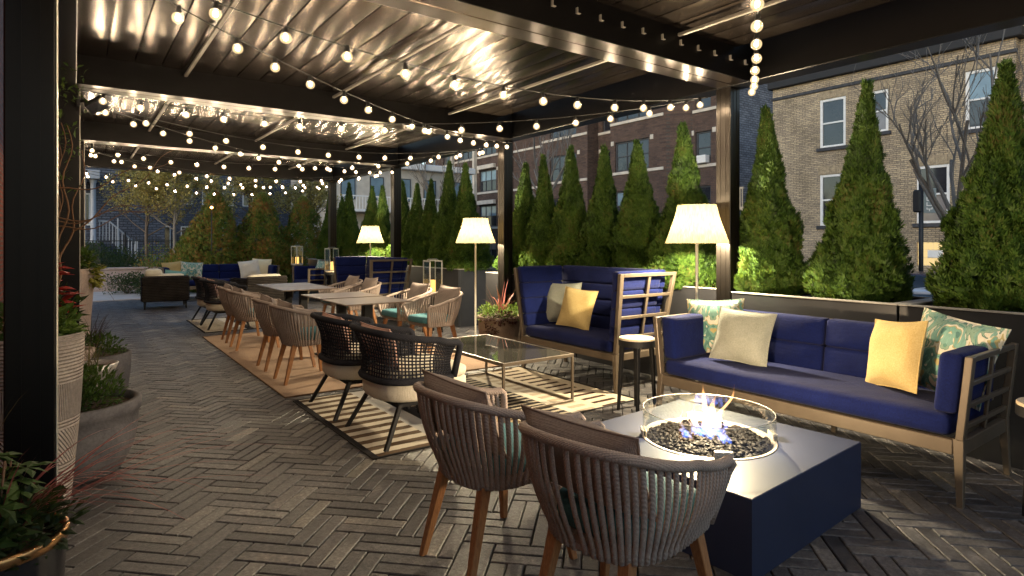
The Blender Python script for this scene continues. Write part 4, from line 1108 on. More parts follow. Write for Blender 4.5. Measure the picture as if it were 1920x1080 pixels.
# ------------------------------------------------------------------ arborvitae
def spray(b, p, d, side, ln, wd, rr, k=4):
    """flat fan of scale leaves"""
    up = d.normalized(); sd = side.normalized()
    for i in range(k):
        a = (i - (k - 1) / 2) * .42 + rr.uniform(-.12, .12); l = ln * rr.uniform(.7, 1.1) * (1 - .12 * abs(i - (k - 1) / 2))
        v = up * cos(a) + sd * sin(a); q = v.cross(up.cross(sd)).normalized() * wd * rr.uniform(.7, 1.2)
        t = p + v * (l * .12); m = p + v * (l * .55); e = p + v * l
        b.add([t, m + q, e, m - q], [(0, 1, 2, 3)], False)
def conifer(seed, H, Rb, n, leaf=.060, tip=1.0, fat=1.0, mname='arborvitae'):
    rr = random.Random(seed); b = MB(); off = Vector((rr.uniform(0, 50), rr.uniform(0, 50), rr.uniform(0, 50)))
    def prof(t): return Rb * min(1.0, (t / .10) ** .5 * .28 + .74) * ((1 - t) ** (1.08 * tip)) * (1 + .15 * fat * sin(pi * min(1, t * 1.7))) + .016
    for i in range(n):
        t = 1 - (1 - rr.random()) ** .62; t = min(.995, t)
        a = rr.uniform(0, 2 * pi)
        lump = 1 + .40 * noise.noise(Vector((cos(a) * 1.7, sin(a) * 1.7, t * 6.0)) + off) + .22 * noise.noise(Vector((cos(a) * 4.5, sin(a) * 4.5, t * 15)) + off)
        u = rr.random(); depth = 1 - .38 * u * u
        r = prof(t) * lump * depth
        p = Vector((r * cos(a), r * sin(a), t * H))
        out = Vector((cos(a), sin(a), 0)); tilt = rr.uniform(.35, 1.25)
        d = out * (.75 - .35 * t) + Vector((0, 0, tilt + .45)) + Vector((rr.uniform(-.4, .4), rr.uniform(-.4, .4), rr.uniform(-.15, .3)))
        side = d.cross(out + Vector((rr.uniform(-.8, .8), rr.uniform(-.8, .8), rr.uniform(-.3, .3))))
        if side.length < 1e-4: continue
        l = leaf * rr.uniform(.6, 1.35)
        spray(b, p, d, side, l, l * .095, rr, 5)
    # wispy leaders at the tip
    for i in range(26):
        p = Vector((rr.uniform(-.03, .03), rr.uniform(-.03, .03), H * rr.uniform(.93, 1.0)))
        spray(b, p, Vector((rr.uniform(-.25, .25), rr.uniform(-.25, .25), 1)), Vector((rr.uniform(-1, 1), rr.uniform(-1, 1), 0.1)), leaf * 1.5, leaf * .16, rr)
    return b, prof
def make_conifer(seed, H, Rb, n, leaf=.06, tip=1.0, fat=1.0, m='arborvitae'):
    t = thing('arborvitae', 'x', 'tree')
    b, prof = conifer(seed, H, Rb, n, leaf, tip, fat); b.build('crown', m, t)
    b = MB(); rr = random.Random(seed)
    b.tube([(0, 0, -.06), (.01, 0, H * .4), (0, .01, H * .93)], [.032, .02, .004], 8)
    for i in range(34):      # inner limbs
        z = H * rr.uniform(.03, .8); a = rr.uniform(0, 6.28); r = prof(z / H) * .62
        b.tube([(0, 0, z), (r * .5 * cos(a), r * .5 * sin(a), z + .05), (r * cos(a), r * sin(a), z + .14)], [.008, .006, .002], 4)
    b.build('trunk', 'bark', t); return t
protos = [make_conifer(s, 1.72, .36, n, .054, tp, ft) for s, n, tp, ft in ((1, 17000, .95, 1.0), (2, 18000, 1.05, 1.15), (3, 16000, .88, .9))]
G_A = 'clipped evergreens in the planters'
TR = [ # x, y, height, width factor, label, proto
 (5.12, 3.04, 1.70, 0.84, 'narrow evergreen in the planter just past the post, lamp lit on one side', 0),
 (5.15, 2.27, 1.76, 0.88, 'broad evergreen in the middle of the planter behind the near sofa', 1),
 (5.16, 1.36, 1.70, 1.01, 'big evergreen at the edge of the picture behind the yellow pillow', 1),
 (5.22, 4.02, 1.72, 0.96, 'tall bright evergreen directly behind the near lamp', 0),
 (5.24, 4.68, 1.62, 0.86, 'dark evergreen second from the near lamp', 2),
 (5.24, 5.30, 1.66, 0.85, 'dark slim evergreen third from the near lamp', 0),
 (5.24, 5.88, 1.70, 0.83, 'evergreen fourth from the near lamp, above the booth corner', 2),
 (5.24, 6.38, 1.66, 0.79, 'evergreen fifth from the near lamp, touching its neighbour', 1),
 (5.22, 6.88, 1.60, 0.85, 'evergreen beside the second post, pale green on its flank', 0),
 (5.45, 8.75, 1.80, 0.92, 'bright yellow green evergreen lit by the second lamp', 0),
 (5.45, 9.42, 1.92, 0.85, 'tall dark evergreen next to the one lit by the second lamp', 2),
 (5.45, 10.16, 1.66, 0.81, 'dark evergreen in the middle of the group past the second lamp', 1),
 (5.45, 10.72, 1.62, 0.81, 'slender dark evergreen before the third post', 2),
 (5.45, 11.30, 1.74, 0.81, 'dark evergreen touching the third post', 0),
 (5.45, 12.35, 1.72, 0.86, 'bright evergreen lit by the far lamp', 0),
 (5.45, 12.95, 1.74, 0.81, 'evergreen behind the one lit by the far lamp', 2),
 (5.45, 14.20, 1.92, 0.92, 'tall dark evergreen past the fourth post', 1),
 (5.45, 14.85, 1.60, 0.85, 'dark evergreen second past the fourth post', 2),
 (5.45, 15.55, 1.75, 0.89, 'last dark evergreen at the far end of the row', 0),
]
used = set()
for i, (x, y, h, w, lab, pr) in enumerate(TR):
    src = protos[pr]; k = h / 1.72; rz = R.uniform(0, 6.28); z = PHT - .05
    if pr not in used: used.add(pr); o = src; o.location = (x, y, z); o.rotation_euler = (0, 0, rz); o['label'] = lab; o['group'] = G_A
    else: o = dup(src, (x, y, z), rz, lab, G_A)
    o.scale = (w, w * R.uniform(.93, 1.05), k); o.rotation_euler[0] = R.uniform(-.03, .03); o.rotation_euler[1] = R.uniform(-.03, .03)

# ------------------------------------------------------------------ pots and plants
def leaf(b, p, d, up, l, w, bend=.15, n=2):
    """single leaf blade with a fold"""
    d = d.normalized(); s = d.cross(up); s = s.normalized() if s.length > 1e-5 else d.orthogonal().normalized(); u = s.cross(d)
    m = p + d * l * .5 + u * l * bend; e = p + d * l - u * l * bend * .3
    b.add([p, m + s * w - u * w * .3, e, m - s * w - u * w * .3, m], [(0, 1, 4), (1, 2, 4), (0, 4, 3), (4, 2, 3)], False)
def clump(b, c, r, n, l, w, rr, up=.4, flat=(1, 1, 1)):
    for i in range(n):
        a = Vector((rr.gauss(0, 1), rr.gauss(0, 1), rr.gauss(0, 1))).normalized() * (rr.random() ** .4)
        p = Vector(c) + Vector((a.x * r * flat[0], a.y * r * flat[1], a.z * r * flat[2]))
        d = a + Vector((rr.uniform(-.7, .7), rr.uniform(-.7, .7), up + rr.uniform(-.5, .5)))
        leaf(b, p, d, Vector((rr.uniform(-.5, .5), rr.uniform(-.5, .5), 1)), l * rr.uniform(.6, 1.3), w * rr.uniform(.7, 1.2), .12)
def blades(b, c, n, h, spread, w, rr, droop=.5, a0=0, a1=6.283, seg=6):
    for i in range(n):
        a = rr.uniform(a0, a1); s = spread * rr.uniform(.35, 1.1); hh = h * rr.uniform(.6, 1.1); o = Vector((rr.uniform(-.03, .03), rr.uniform(-.03, .03), 0))
        pts = []; d = Vector((cos(a), sin(a), 0)); sd = Vector((-sin(a), cos(a), 0)); dr = droop * rr.uniform(.6, 1.3)
        for k in range(seg + 1):
            t = k / seg; pts.append(Vector(c) + o + d * s * t ** 1.15 + Vector((0, 0, hh * (t * (1 + dr) - dr * t * t * 1.0 - dr * .5 * t ** 3))))
        vs = []
        for k, p in enumerate(pts):
            t = k / seg; ww = w * (1 - t) ** .7 * min(1, .5 + t * 3); vs += [p + sd * ww, p - sd * ww + Vector((0, 0, .0))]
        b.add(vs, [(2 * k, 2 * k + 1, 2 * k + 3, 2 * k + 2) for k in range(seg)], True)
def pot(name, label, loc, prof, m, soil_z, soil_r, rim=None, n=48, smooth=True):
    t = thing(name, label, 'plant pot', loc)
    b = MB(); b.lathe(prof, n=n, smooth=smooth); b.build('pot_body', m, t)
    b = MB(); b.lathe([(0, soil_z + .01), (soil_r * .6, soil_z + .008), (soil_r, soil_z)], n=24); b.build('soil', 'mulch', t)
    if rim: b = MB(); b.lathe(rim[0], n=48); b.build('rim', rim[1], t)
    return t
def plant(name, label, loc, parts, cat='plant'):
    t = thing(name, label, cat, loc)
    for nm, b, m in parts: b.build(nm, m, t)
    return t
rr = random.Random(77)
# terracotta bowl with red cordyline by the near booth
pot('planter_pot', 'wide brown clay pot between the second lamp and the near booth', (4.50, 6.42, 0), [(0, 0), (.235, 0), (.27, .10), (.292, .30), (.292, .40), (.305, .405), (.305, .45), (.275, .45), (.27, .40)], 'brown_pot', .41, .27)
b1 = MB(); blades(b1, (0, 0, 0), 17, .48, .22, .011, rr, .1); blades(b1, (0, 0, 0), 10, .34, .32, .010, rr, .5)
b2 = MB(); [clump(b2, (.19 * cos(a), .19 * sin(a), .05), .13, 200, .040, .012, rr) for a in (-2.3, -1.2, -.3, .8, 2.0, 3.0)]
b3 = MB(); [clump(b3, (.25 * cos(a), .25 * sin(a), z), .085, 130, .045, .016, rr, -.3) for a, z in ((-2.7, .0), (-2.55, -.12), (-2.75, -.22), (-2.2, .03), (-1.7, .02), (-2.9, -.3))]
plant('cordyline', 'red bladed plant with green and burgundy trailing leaves in the brown clay pot', (4.50, 6.42, .415), [('blades', b1, 'red_blade'), ('foliage', b2, 'bright_leaf'), ('trailing_leaves', b3, 'burgundy_leaf')])
# tall ridged cone
pot('planter_pot', 'tall tapering pale pot with combed ridges behind the nearest post', (-.195, 3.86, 0), [(0, 0), (.165, 0), (.185, .12), (.222, .55), (.238, .86), (.238, .935), (.232, .94), (.212, .94), (.21, .88)], 'ridged_pot', .89, .21, n=64)
b1 = MB(); clump(b1, (.03, 0, .07), .19, 620, .055, .017, rr, .3, (1, 1, .7)); b2 = MB(); clump(b2, (.14, .0, .03), .08, 110, .05, .016, rr, 0)
plant('leafy_plant', 'small dark green leafy plant in the tall combed pot', (-.195, 3.86, .89), [('foliage', b1, 'mid_leaf'), ('young_leaves', b2, 'bright_leaf')])
# big grey bowl
pot('planter_pot', 'large round grey bowl pot on the pavers beside the tall combed pot', (-.01, 4.46, 0), [(0, 0), (.20, 0), (.25, .03), (.315, .16), (.338, .30), (.340, .375), (.352, .38), (.352, .44), (.345, .447), (.318, .447), (.315, .40)], 'grey_pot', .40, .315, n=64)
b1 = MB(); clump(b1, (0, 0, .09), .27, 1500, .045, .010, rr, .6, (1, 1, .62)); b2 = MB(); blades(b2, (0, 0, .05), 60, .36, .42, .0028, rr, .6); b3 = MB(); clump(b3, (-.05, -.12, .06), .20, 400, .05, .013, rr, .3, (1, 1, .5))
plant('grassy_plant', 'fine bushy green plant with dry grass in the large grey bowl', (-.01, 4.46, .40), [('foliage', b1, 'mid_leaf'), ('grass_blades', b2, 'dry_grass'), ('dark_foliage', b3, 'dark_leaf')])
# silver saucer bowl, small stone bowl
pot('planter_pot', 'shallow silver bowl on a stem between the two grey pots', (.11, 5.30, 0), [(0, 0), (.09, 0), (.05, .05), (.05, .38), (.13, .46), (.155, .52), (.145, .525), (.12, .48)], 'silver_pot', .495, .125)
pot('planter_pot', 'small pale stone bowl on a pedestal near the tall combed pot', (-.03, 5.55, 0), [(0, 0), (.11, 0), (.07, .06), (.07, .42), (.15, .56), (.16, .60), (.145, .605), (.12, .56)], 'pink_pot', .57, .125)
b1 = MB(); clump(b1, (0, 0, .05), .11, 160, .05, .014, rr, .4); plant('leafy_plant', 'low dark leafy plant in the small stone bowl', (-.03, 5.55, .575), [('foliage', b1, 'dark_leaf')])
b1 = MB(); blades(b1, (0, 0, 0), 26, .26, .22, .003, rr, .6); plant('tuft_of_grass', 'thin tuft of dry grass in the silver bowl', (.11, 5.30, .495), [('grass_blades', b1, 'dry_grass')])
pot('planter_pot', 'smaller round grey pot further along beyond the silver bowl', (.12, 6.3, 0), [(0, 0), (.21, 0), (.26, .10), (.285, .30), (.29, .44), (.268, .45), (.262, .40)], 'grey_pot', .41, .262)
b1 = MB(); clump(b1, (0, 0, .07), .24, 900, .045, .010, rr, .5, (1, 1, .55)); b2 = MB(); blades(b2, (0, 0, .04), 40, .42, .34, .003, rr, .4)
plant('grassy_plant', 'bushy plant with dark wispy grass in the smaller grey pot', (.12, 6.3, .41), [('foliage', b1, 'mid_leaf'), ('grass_blades', b2, 'spiky_leaf')])
# tall pink pots with agave-like plant, willow and poinsettia
pot('planter_pot', 'tall pinkish stone pot below the bare twisted branches', (-.10, 8.0, 0), [(0, 0), (.19, 0), (.22, .2), (.265, .85), (.28, 1.08), (.27, 1.12), (.245, 1.12), (.24, 1.05)], 'pink_pot', 1.07, .24)
b1 = MB(); blades(b1, (0, 0, 0), 24, .30, .62, .014, rr, .9); b2 = MB(); clump(b2, (.12, -.05, .10), .16, 330, .07, .024, rr, .2); b3 = MB(); clump(b3, (.22, -.05, -.02), .13, 150, .085, .030, rr, -.2)
plant('spiky_plant', 'dark spiky plant with yellow green trailing leaves in the tall pinkish pot', (-.10, 8.0, 1.07), [('blades', b1, 'spiky_leaf'), ('foliage', b2, 'mid_leaf'), ('trailing_leaves', b3, 'yellow_leaf')])
pot('planter_pot', 'square shouldered pinkish pot half hidden behind the nearest post', (-.23, 5.1, 0), [(0, 0), (.19, 0), (.22, .3), (.24, .80), (.235, .86), (.21, .86), (.205, .80)], 'pink_pot', .82, .20)
b1 = MB(); rr2 = random.Random(12)
for i in range(15):
    a = rr2.uniform(-.6, 1.2); pts = [Vector((0, 0, 0))]; d = Vector((.12 * cos(a) + rr2.uniform(-.08, .08), .10 * sin(a), 1)); L_ = rr2.uniform(1.0, 1.9); p = Vector((rr2.uniform(-.05, .05), rr2.uniform(-.05, .05), 0)); pts = [p.copy()]; st = 22; ph = rr2.uniform(0, 6)
    for k in range(st):
        t = k / st; d = (d + Vector((.26 * sin(k * .9 + ph), .26 * cos(k * .8 + ph * 1.3), .06 - .05 * t))).normalized(); p = p + d * (L_ / st); pts.append(p.copy())
    b1.tube(pts, [.0085 * (1 - .8 * k / st) + .0012 for k in range(st + 1)], 5)
    if i % 3 == 0:
        q = pts[12]; dd = Vector((.8, -.1, .5)).normalized(); pp = [q.copy()]
        for k in range(18): dd = (dd + Vector((.10 * sin(k * .8 + ph), .22 * cos(k + ph), .30 * sin(k * .7 + ph)))).normalized(); q = q + dd * .05; pp.append(q.copy())
        b1.tube(pp, [.005 * (1 - k / 19) + .001 for k in range(19)], 5)
b2 = MB()
for i in range(70):
    z = rr2.uniform(.9, 1.75); clump(b2, (rr2.uniform(-.1, .25), rr2.uniform(-.15, .15), z), .03, 3, .05, .010, rr2, .2)
b3 = MB()
for i in range(26):
    a = rr2.uniform(-1.5, 1.5); p = Vector((.05 + rr2.uniform(-.06, .06), -.08 + rr2.uniform(-.08, .08), .18 + rr2.uniform(-.1, .25))); leaf(b3, p, Vector((cos(a), -.8 + sin(a), rr2.uniform(-.2, .3))), Vector((0, 0, 1)), .17, .045, .1)
b4 = MB(); clump(b4, (.05, -.05, .08), .20, 300, .07, .02, rr2, .4)
plant('twisted_willow', 'bare twisted willow branches with red leaves rising against the dark posts', (-.20, 5.1, .83), [('branches', b1, 'willow'), ('young_leaves', b2, 'mid_leaf'), ('red_leaves', b3, 'poinsettia'), ('foliage', b4, 'dark_leaf')])
# glazed black pot at the front
pot('planter_pot', 'glossy black glazed pot with gold rim at the nearest corner', (-.205, 2.44, 0), [(0, 0), (.15, 0), (.165, .06), (.178, .30), (.186, .455)], 'black_glaze', .44, .165, ([(.186, .4555), (.193, .458), (.194, .484), (.190, .490), (.178, .489), (.174, .45)], 'gold_rim'))
b1 = MB(); rr2 = random.Random(5)
for i in range(44):     # palmate leaves on stalks
    a = rr2.uniform(0, 6.28); q = rr2.uniform(.02, .17); z = rr2.uniform(.06, .30); c = Vector((q * cos(a) - .04, q * sin(a), z))
    if z < .05: c = Vector((c.x * 1.15, c.y * 1.15, c.z))
    for k in range(7):
        an = 2 * pi * k / 7 + a; d = Vector((cos(an), sin(an), -.25 + rr2.uniform(-.15, .15))); leaf(b1, c, d, Vector((cos(a) * .5, sin(a) * .5, 1)), .085 * rr2.uniform(.8, 1.2), .017, .10)
b2 = MB(); blades(b2, (.04, .0, .05), 30, .26, .76, .0050, rr2, .75, -1.0, 1.1, 10); blades(b2, (0, 0, .02), 10, .42, .2, .0045, rr2, .3)
b3 = MB(); clump(b3, (.02, -.01, .055), .19, 620, .045, .015, rr2, .3, (1, 1, .6)); b5 = MB()
for i in range(9): blades(b5, (-.05, .1, .1), 1, .62, .25, .003, rr2, .2)
b4 = MB()
for i in range(30):
    a = rr2.uniform(0, 6.28); q = rr2.uniform(.02, .15); b4.tube([(0, 0, 0), (q * cos(a) * .6, q * sin(a) * .6, .12), (q * cos(a), q * sin(a), rr2.uniform(.1, .28))], .003, 4)
plant('umbrella_plant', 'umbrella leaved plant with arching red grass in the glossy black pot', (-.205, 2.44, .45), [('foliage', b1, 'mid_leaf'), ('red_grass', b2, 'red_blade'), ('dark_foliage', b3, 'dark_leaf'), ('stalks', b4, 'willow'), ('grass_blades', b5, 'dry_grass')])

# ------------------------------------------------------------------ far garden
def hedge_tree(x, y, H, Rb, seed, label, n=9000):
    t = make_conifer(seed, H, Rb, n, .10, .55, .9, 'hedge_leaf'); t.name = 'hedge_shrub'; t.location = (x, y, -.02); t['label'] = label; t['group'] = 'bushy evergreens behind the far sofa'; t['category'] = 'shrub'
hedge_tree(3.25, 18.9, 2.85, 1.00, 41, 'bushy evergreen with rusty foliage behind the far sofa, under the amber light')
hedge_tree(4.50, 18.8, 2.85, .92, 42, 'bushy green evergreen in the middle of the hedge behind the far sofa')
hedge_tree(5.75, 18.9, 2.80, .92, 43, 'bushy rust and green evergreen nearest the planter trees')
hedge_tree(2.75, 19.7, 1.75, .80, 44, 'low rusty evergreen beside the pale tree trunk', 5000)
t = thing('garden_light', 'small amber garden light glowing at the hedge top', 'lamp', (3.02, 18.05, 0)); b = MB(); b.tube([(0, 0, 0), (0, 0, 2.28)], .012, 6); b.build('pole', 'iron', t)
b = MB(); b.ico((0, 0, 2.36), .035, 2); b.build('bulb', 'amber_glow', t); b = MB(); b.lathe([(.07, 2.405), (0, 2.45)], n=16); b.build('cap', 'iron', t)
def branchy(b, p, d, l, r, depth, rr, out, split=(2, 3), spread=.6, shrink=.72, upb=.15, wig=.12):
    pts = [p.copy()]; n = 5; q = p.copy(); dd = d.copy()
    for k in range(n):
        dd = (dd + Vector((rr.uniform(-wig, wig), rr.uniform(-wig, wig), rr.uniform(-wig, wig) + upb * .2))).normalized(); q = q + dd * (l / n); pts.append(q.copy())
    b.tube(pts, [r * (1 - .38 * k / n) for k in range(n + 1)], 6 if depth > 2 else 4, cap=False)
    if depth <= 1: out += pts[2:]
    if depth == 0: return
    for k in range(rr.randint(*split)):
        i = rr.randint(2, n); nd = (dd + Vector((rr.uniform(-spread, spread), rr.uniform(-spread, spread), rr.uniform(-.2 * spread, spread * .7) + upb))).normalized()
        branchy(b, pts[i], nd, l * shrink * rr.uniform(.75, 1.15), r * .58, depth - 1, rr, out, split, spread, shrink, upb, wig)
def leafy_tree(x, y, H, trunk_h, seed, label, bark, nleaf, ls, tilt=0, spread=.8, l0=1.2):
    t = thing('autumn_tree', label, 'tree', (x, y, -.02), 0, 'autumn trees in the far garden'); rr = random.Random(seed); b = MB(); tips = []
    b.tube([(0, 0, -.1), (.02, .01, trunk_h * .5), (0, .02, trunk_h), (.03, .0, (trunk_h + H * .8) / 2), (0, .02, H * .82)], [.070, .056, .048, .034, .014], 8, cap=False)
    for k in range(15):
        a = k * 2.4; f = k / 14; z = trunk_h * .96 + (H * .78 - trunk_h) * f; branchy(b, Vector((0, .01, z)), Vector((.8 * cos(a), .8 * sin(a), .45 + .5 * f)).normalized(), l0 * (1 - .55 * f), .024 * (1 - .4 * f), 2, rr, tips, (3, 4), spread, .66, .10)
    branchy(b, Vector((0, .02, H * .8)), Vector((0, 0, 1)), l0 * .5, .014, 2, rr, tips, (3, 4), spread, .74, .15)
    b.build('trunk', bark, t); b = MB()
    for i in range(nleaf):
        p = rr.choice(tips) + Vector((rr.gauss(0, .10), rr.gauss(0, .10), rr.gauss(0, .09))); d = Vector((rr.uniform(-1, 1), rr.uniform(-1, 1), rr.uniform(-.9, .3))); leaf(b, p, d, Vector((rr.uniform(-.4, .4), rr.uniform(-.4, .4), 1)), ls * rr.uniform(.6, 1.3), ls * .3, .1)
    b.build('crown', 'lit_autumn_leaf', t)
leafy_tree(2.55, 21.6, 4.6, 1.75, 3, 'pale trunked tree with thin yellow leaves, their lit look painted into the colour', 'pale_bark', 9000, .095)
leafy_tree(1.95, 23.6, 4.4, 1.7, 4, 'darker trunked yellow leaved tree behind the pale trunked one', 'bark', 6000, .095)
leafy_tree(5.4, 24.5, 5.2, 2.1, 5, 'yellowing tree over the hedge middle in the far garden', 'bark', 8000, .11)
leafy_tree(7.9, 25.0, 4.6, 1.9, 6, 'yellowing tree near the gap of sky beyond the hedge', 'bark', 6000, .11)
def shrub(x, y, r, n, label, m='dark_leaf', flowers=0, seed=1, fl=(1, 1, .75), l=.06):
    t = thing('shrub', label, 'shrub', (x, y, -.02)); rr = random.Random(seed); b = MB()
    for k in range(9): a = rr.uniform(0, 6.28); q = r * rr.uniform(.2, .62); clump(b, (q * cos(a) * fl[0], q * sin(a) * fl[1], r * fl[2] * rr.uniform(.35, .8)), r * .48, n // 9, l, l * .28, rr, .3, (1, 1, .8))
    b.build('foliage', m, t)
    b = MB()
    for k in range(12): a = rr.uniform(0, 6.28); q = r * .6; b.tube([(0, 0, 0), (q * .5 * cos(a), q * .5 * sin(a), r * .4), (q * cos(a), q * sin(a), r * .9 * fl[2])], [.012, .008, .003], 5)
    b.build('stems', 'bark', t)
    if flowers:
        b = MB()
        for k in range(flowers):
            a = rr.uniform(0, 6.28); e = rr.uniform(.1, 1.3); c = Vector((cos(a) * cos(e) * r * 1.02 * fl[0], sin(a) * cos(e) * r * 1.02 * fl[1], r * fl[2] * (.45 + .75 * sin(e))))
            for q in range(6): an = q * 1.05; leaf(b, c, Vector((cos(an), sin(an), .5)), Vector((0, 0, 1)), .035, .017, .1)
        b.build('flowers', 'rose_petal', t)
shrub(1.72, 18.35, .62, 2200, 'dark rose bush with small pink flowers at the sofa end', 'dark_leaf', 40, 2)
shrub(1.15, 19.4, .72, 2200, 'dark green rounded shrub beside the pale stone path', 'dark_leaf', 14, 3)
shrub(2.25, 20.3, .70, 1600, 'dim shrub with pink flowers below the yellow tree', 'hedge_leaf', 26, 4)
shrub(.62, 22.6, .75, 1500, 'dark shrub at the end of the stone path', 'dark_leaf', 0, 5)
shrub(.95, 23.9, 1.25, 3200, 'tall dark shrub hiding the foot of the white stair rail', 'dark_leaf', 0, 15, (1.1, 1, 1.0), .08)
shrub(2.05, 20.9, .95, 2800, 'rusty green shrub between the rose bushes and the yellow trees', 'hedge_leaf', 12, 16, (1, 1, .95), .07)
shrub(2.9, 22.9, 1.15, 2600, 'broad rusty shrub behind the pale trunked tree', 'hedge_leaf', 0, 17, (1.2, 1, 1.1), .08)
shrub(1.5, 25.8, 1.05, 1800, 'large dark shrub before the iron fence', 'dark_leaf', 0, 6, (1.2, 1, .9), .09)
shrub(3.3, 25.6, 1.0, 1500, 'dark shrub behind the tree trunks by the fence', 'dark_leaf', 0, 7, (1.2, 1, .9), .09)
b = MB(); b.box(.15, 2.1, 20.6, 20.9, -.02, .62, .01); b.box(.12, 2.13, 20.57, 20.93, .621, .68, .008); o = b.build('garden_wall', 'pink_pot'); tag(o, 'low pinkish stone garden wall behind the rose shrubs', 'wall')
t = thing('iron_fence', 'black iron railing fence across the back of the garden', 'fence', (4, 27, 0)); b = MB()
for i in range(100): x = -4.5 + i * .105; b.tube([(x, 0, -.02), (x, 0, 1.62), (x, 0, 1.70)], [.009, .009, .001], 4)
b.build('pickets', 'iron', t); b = MB()
for z in (.15, 1.45): b.box(-4.6, 6.2, -.012, .012, z, z + .035)
b.build('rail', 'iron', t)
for i in range(6): b = MB(); x = -4.55 + i * 2.1; b.box(x - .03, x + .03, -.035, .035, -.02, 1.8, .004); b.build('post', 'iron', t)

# blue grey house far behind the garden, with porch column and white stair rail
t = thing('house', 'blue grey brick house behind the garden with white porch and stair rail', 'house', (0, 34, 0))
b = MB(); b.box(-5, 3.6, 0, 8, -.6, 9); b.build('wall', 'blue_brick', t)
b = MB(); b.box(-5.2, 3.8, -.2, 8.2, 9.0, 9.3); b.build('roof', 'roof_black', t)
for x in (.30, .66): b = MB(); b.lathe([(.16, 1.4), (.16, 1.5), (.11, 1.56), (.10, 4.0), (.14, 4.1), (.15, 4.2)], (x, -1.7, 0), 16); b.build('column', 'shaded_white_paint', t)
b = MB(); b.box(-2.5, .9, -2.0, -.01, 4.2, 4.6, .02); b.build('porch_roof', 'shaded_white_paint', t)
b = MB(); b.box(-2.5, .95, -2.0, -.01, -.6, 1.4, .02)
for k in range(7): b.box(.951 + k * .28, .951 + (k + 1) * .28 - .002, -1.5, -.4, -.6, 1.2 - k * .2)
b.build('porch_steps', 'dark_stone', t)
b = MB()
for s in range(12):
    x = .9 + s * .12; zt = 2.35 - max(0, s - 3) * .125; b.box(x - .017, x + .017, -1.62, -1.58, zt - .85, zt)
b.tube([(.85, -1.6, 2.36), (1.25, -1.6, 2.36), (2.3, -1.6, 1.32)], .035, 6); b.box(2.24, 2.34, -1.65, -1.55, .1, 1.5); b.box(1.55, 1.60, -1.65, -1.55, 1.0, 2.5); b.build('stair_rail', 'shaded_white_paint', t)
for k in range(2):
    b = MB(); b.box(-1.7 + k * 1.5, -.9 + k * 1.5, -.03, -.005, 2.2, 3.7); w_ = b.build('window', 'white_paint', t); b = MB(); b.box(-1.62 + k * 1.5, -.98 + k * 1.5, -.045, -.031, 2.28, 3.62); b.build('pane', 'dark_pane', w_)

# pale house glimpsed beyond the hedge
t = thing('house', 'pale house with balcony glimpsed between hedge and planter trees', 'house', (16.5, 36, 0))
b = MB(); b.box(-4, 6, 0, 8, -.6, 6.2); b.build('wall', 'limestone', t); b = MB(); b.box(-4.3, 6.3, -.4, 8.3, 6.2, 6.6, .03); b.build('roof', 'white_paint', t)
for k in range(5):
    for z in (1.2, 4.1):
        x = -3.3 + k * 1.9; b = MB(); b.box(x, x + .95, -.04, -.005, z, z + 1.5); w_ = b.build('window', 'dark_frame', t); b = MB(); b.box(x + .07, x + .88, -.055, -.041, z + .07, z + 1.43); b.build('pane', 'blue_pane', w_)
b = MB(); b.box(-3.8, 5.8, -1.2, -.01, 3.3, 3.45)
for k in range(48): b.box(-3.75 + k * .2, -3.71 + k * .2, -1.18, -1.14, 3.451, 4.2)
b.box(-3.8, 5.8, -1.2, -1.12, 4.2, 4.28); b.build('balcony', 'white_paint', t)

t = thing('house', 'long dark row of houses behind the far garden trees', 'house', (8, 46, 0))
b = MB(); b.box(-5.5, 3.0, 0, 8, -.6, 7.4); b.box(3.001, 7.3, .4, 8, -.6, 6.9); b.box(7.301, 12, .5, 8, -.6, 4.4); b.build('wall', 'blue_brick', t)
b = MB(); b.box(-5.7, 3.2, -.2, 8.2, 7.4, 7.7); b.box(3.21, 7.4, .2, 8.2, 6.9, 7.1); b.box(7.41, 12.2, .3, 8.2, 4.4, 4.6); b.build('roof', 'roof_black', t)
for k in range(6):
    for z in (1.0, 4.0):
        x = -4.8 + k * 1.3; b = MB(); b.box(x, x + .7, -.03, -.005, z, z + 1.5); w_ = b.build('window', 'white_paint', t); b = MB(); b.box(x + .06, x + .64, -.045, -.031, z + .06, z + 1.44); b.build('pane', 'dark_pane', w_)
# ------------------------------------------------------------------ street side buildings
def wall_holes(b, y0, y1, z0, z1, x, holes, depth=.14, ang=None):
    """facade facing -x at x with window openings and their reveals"""
    ys = sorted({y0, y1, *[h[0] for h in holes], *[h[1] for h in holes]}); zs = sorted({z0, z1, *[h[2] for h in holes], *[h[3] for h in holes]})
    for i in range(len(ys) - 1):
        for j in range(len(zs) - 1):
            cy, cz = (ys[i] + ys[i + 1]) / 2, (zs[j] + zs[j + 1]) / 2
            if any(h[0] < cy < h[1] and h[2] < cz < h[3] for h in holes): continue
            b.quad((x, ys[i], zs[j]), (x, ys[i], zs[j + 1]), (x, ys[i + 1], zs[j + 1]), (x, ys[i + 1], zs[j]))
    for (a, c, e, f) in holes:
        b.quad((x, a, e), (x + depth, a, e), (x + depth, a, f), (x, a, f)); b.quad((x, c, f), (x + depth, c, f), (x + depth, c, e), (x, c, e))
        b.quad((x, a, f), (x + depth, a, f), (x + depth, c, f), (x, c, f)); b.quad((x, c, e), (x + depth, c, e), (x + depth, a, e), (x, a, e))
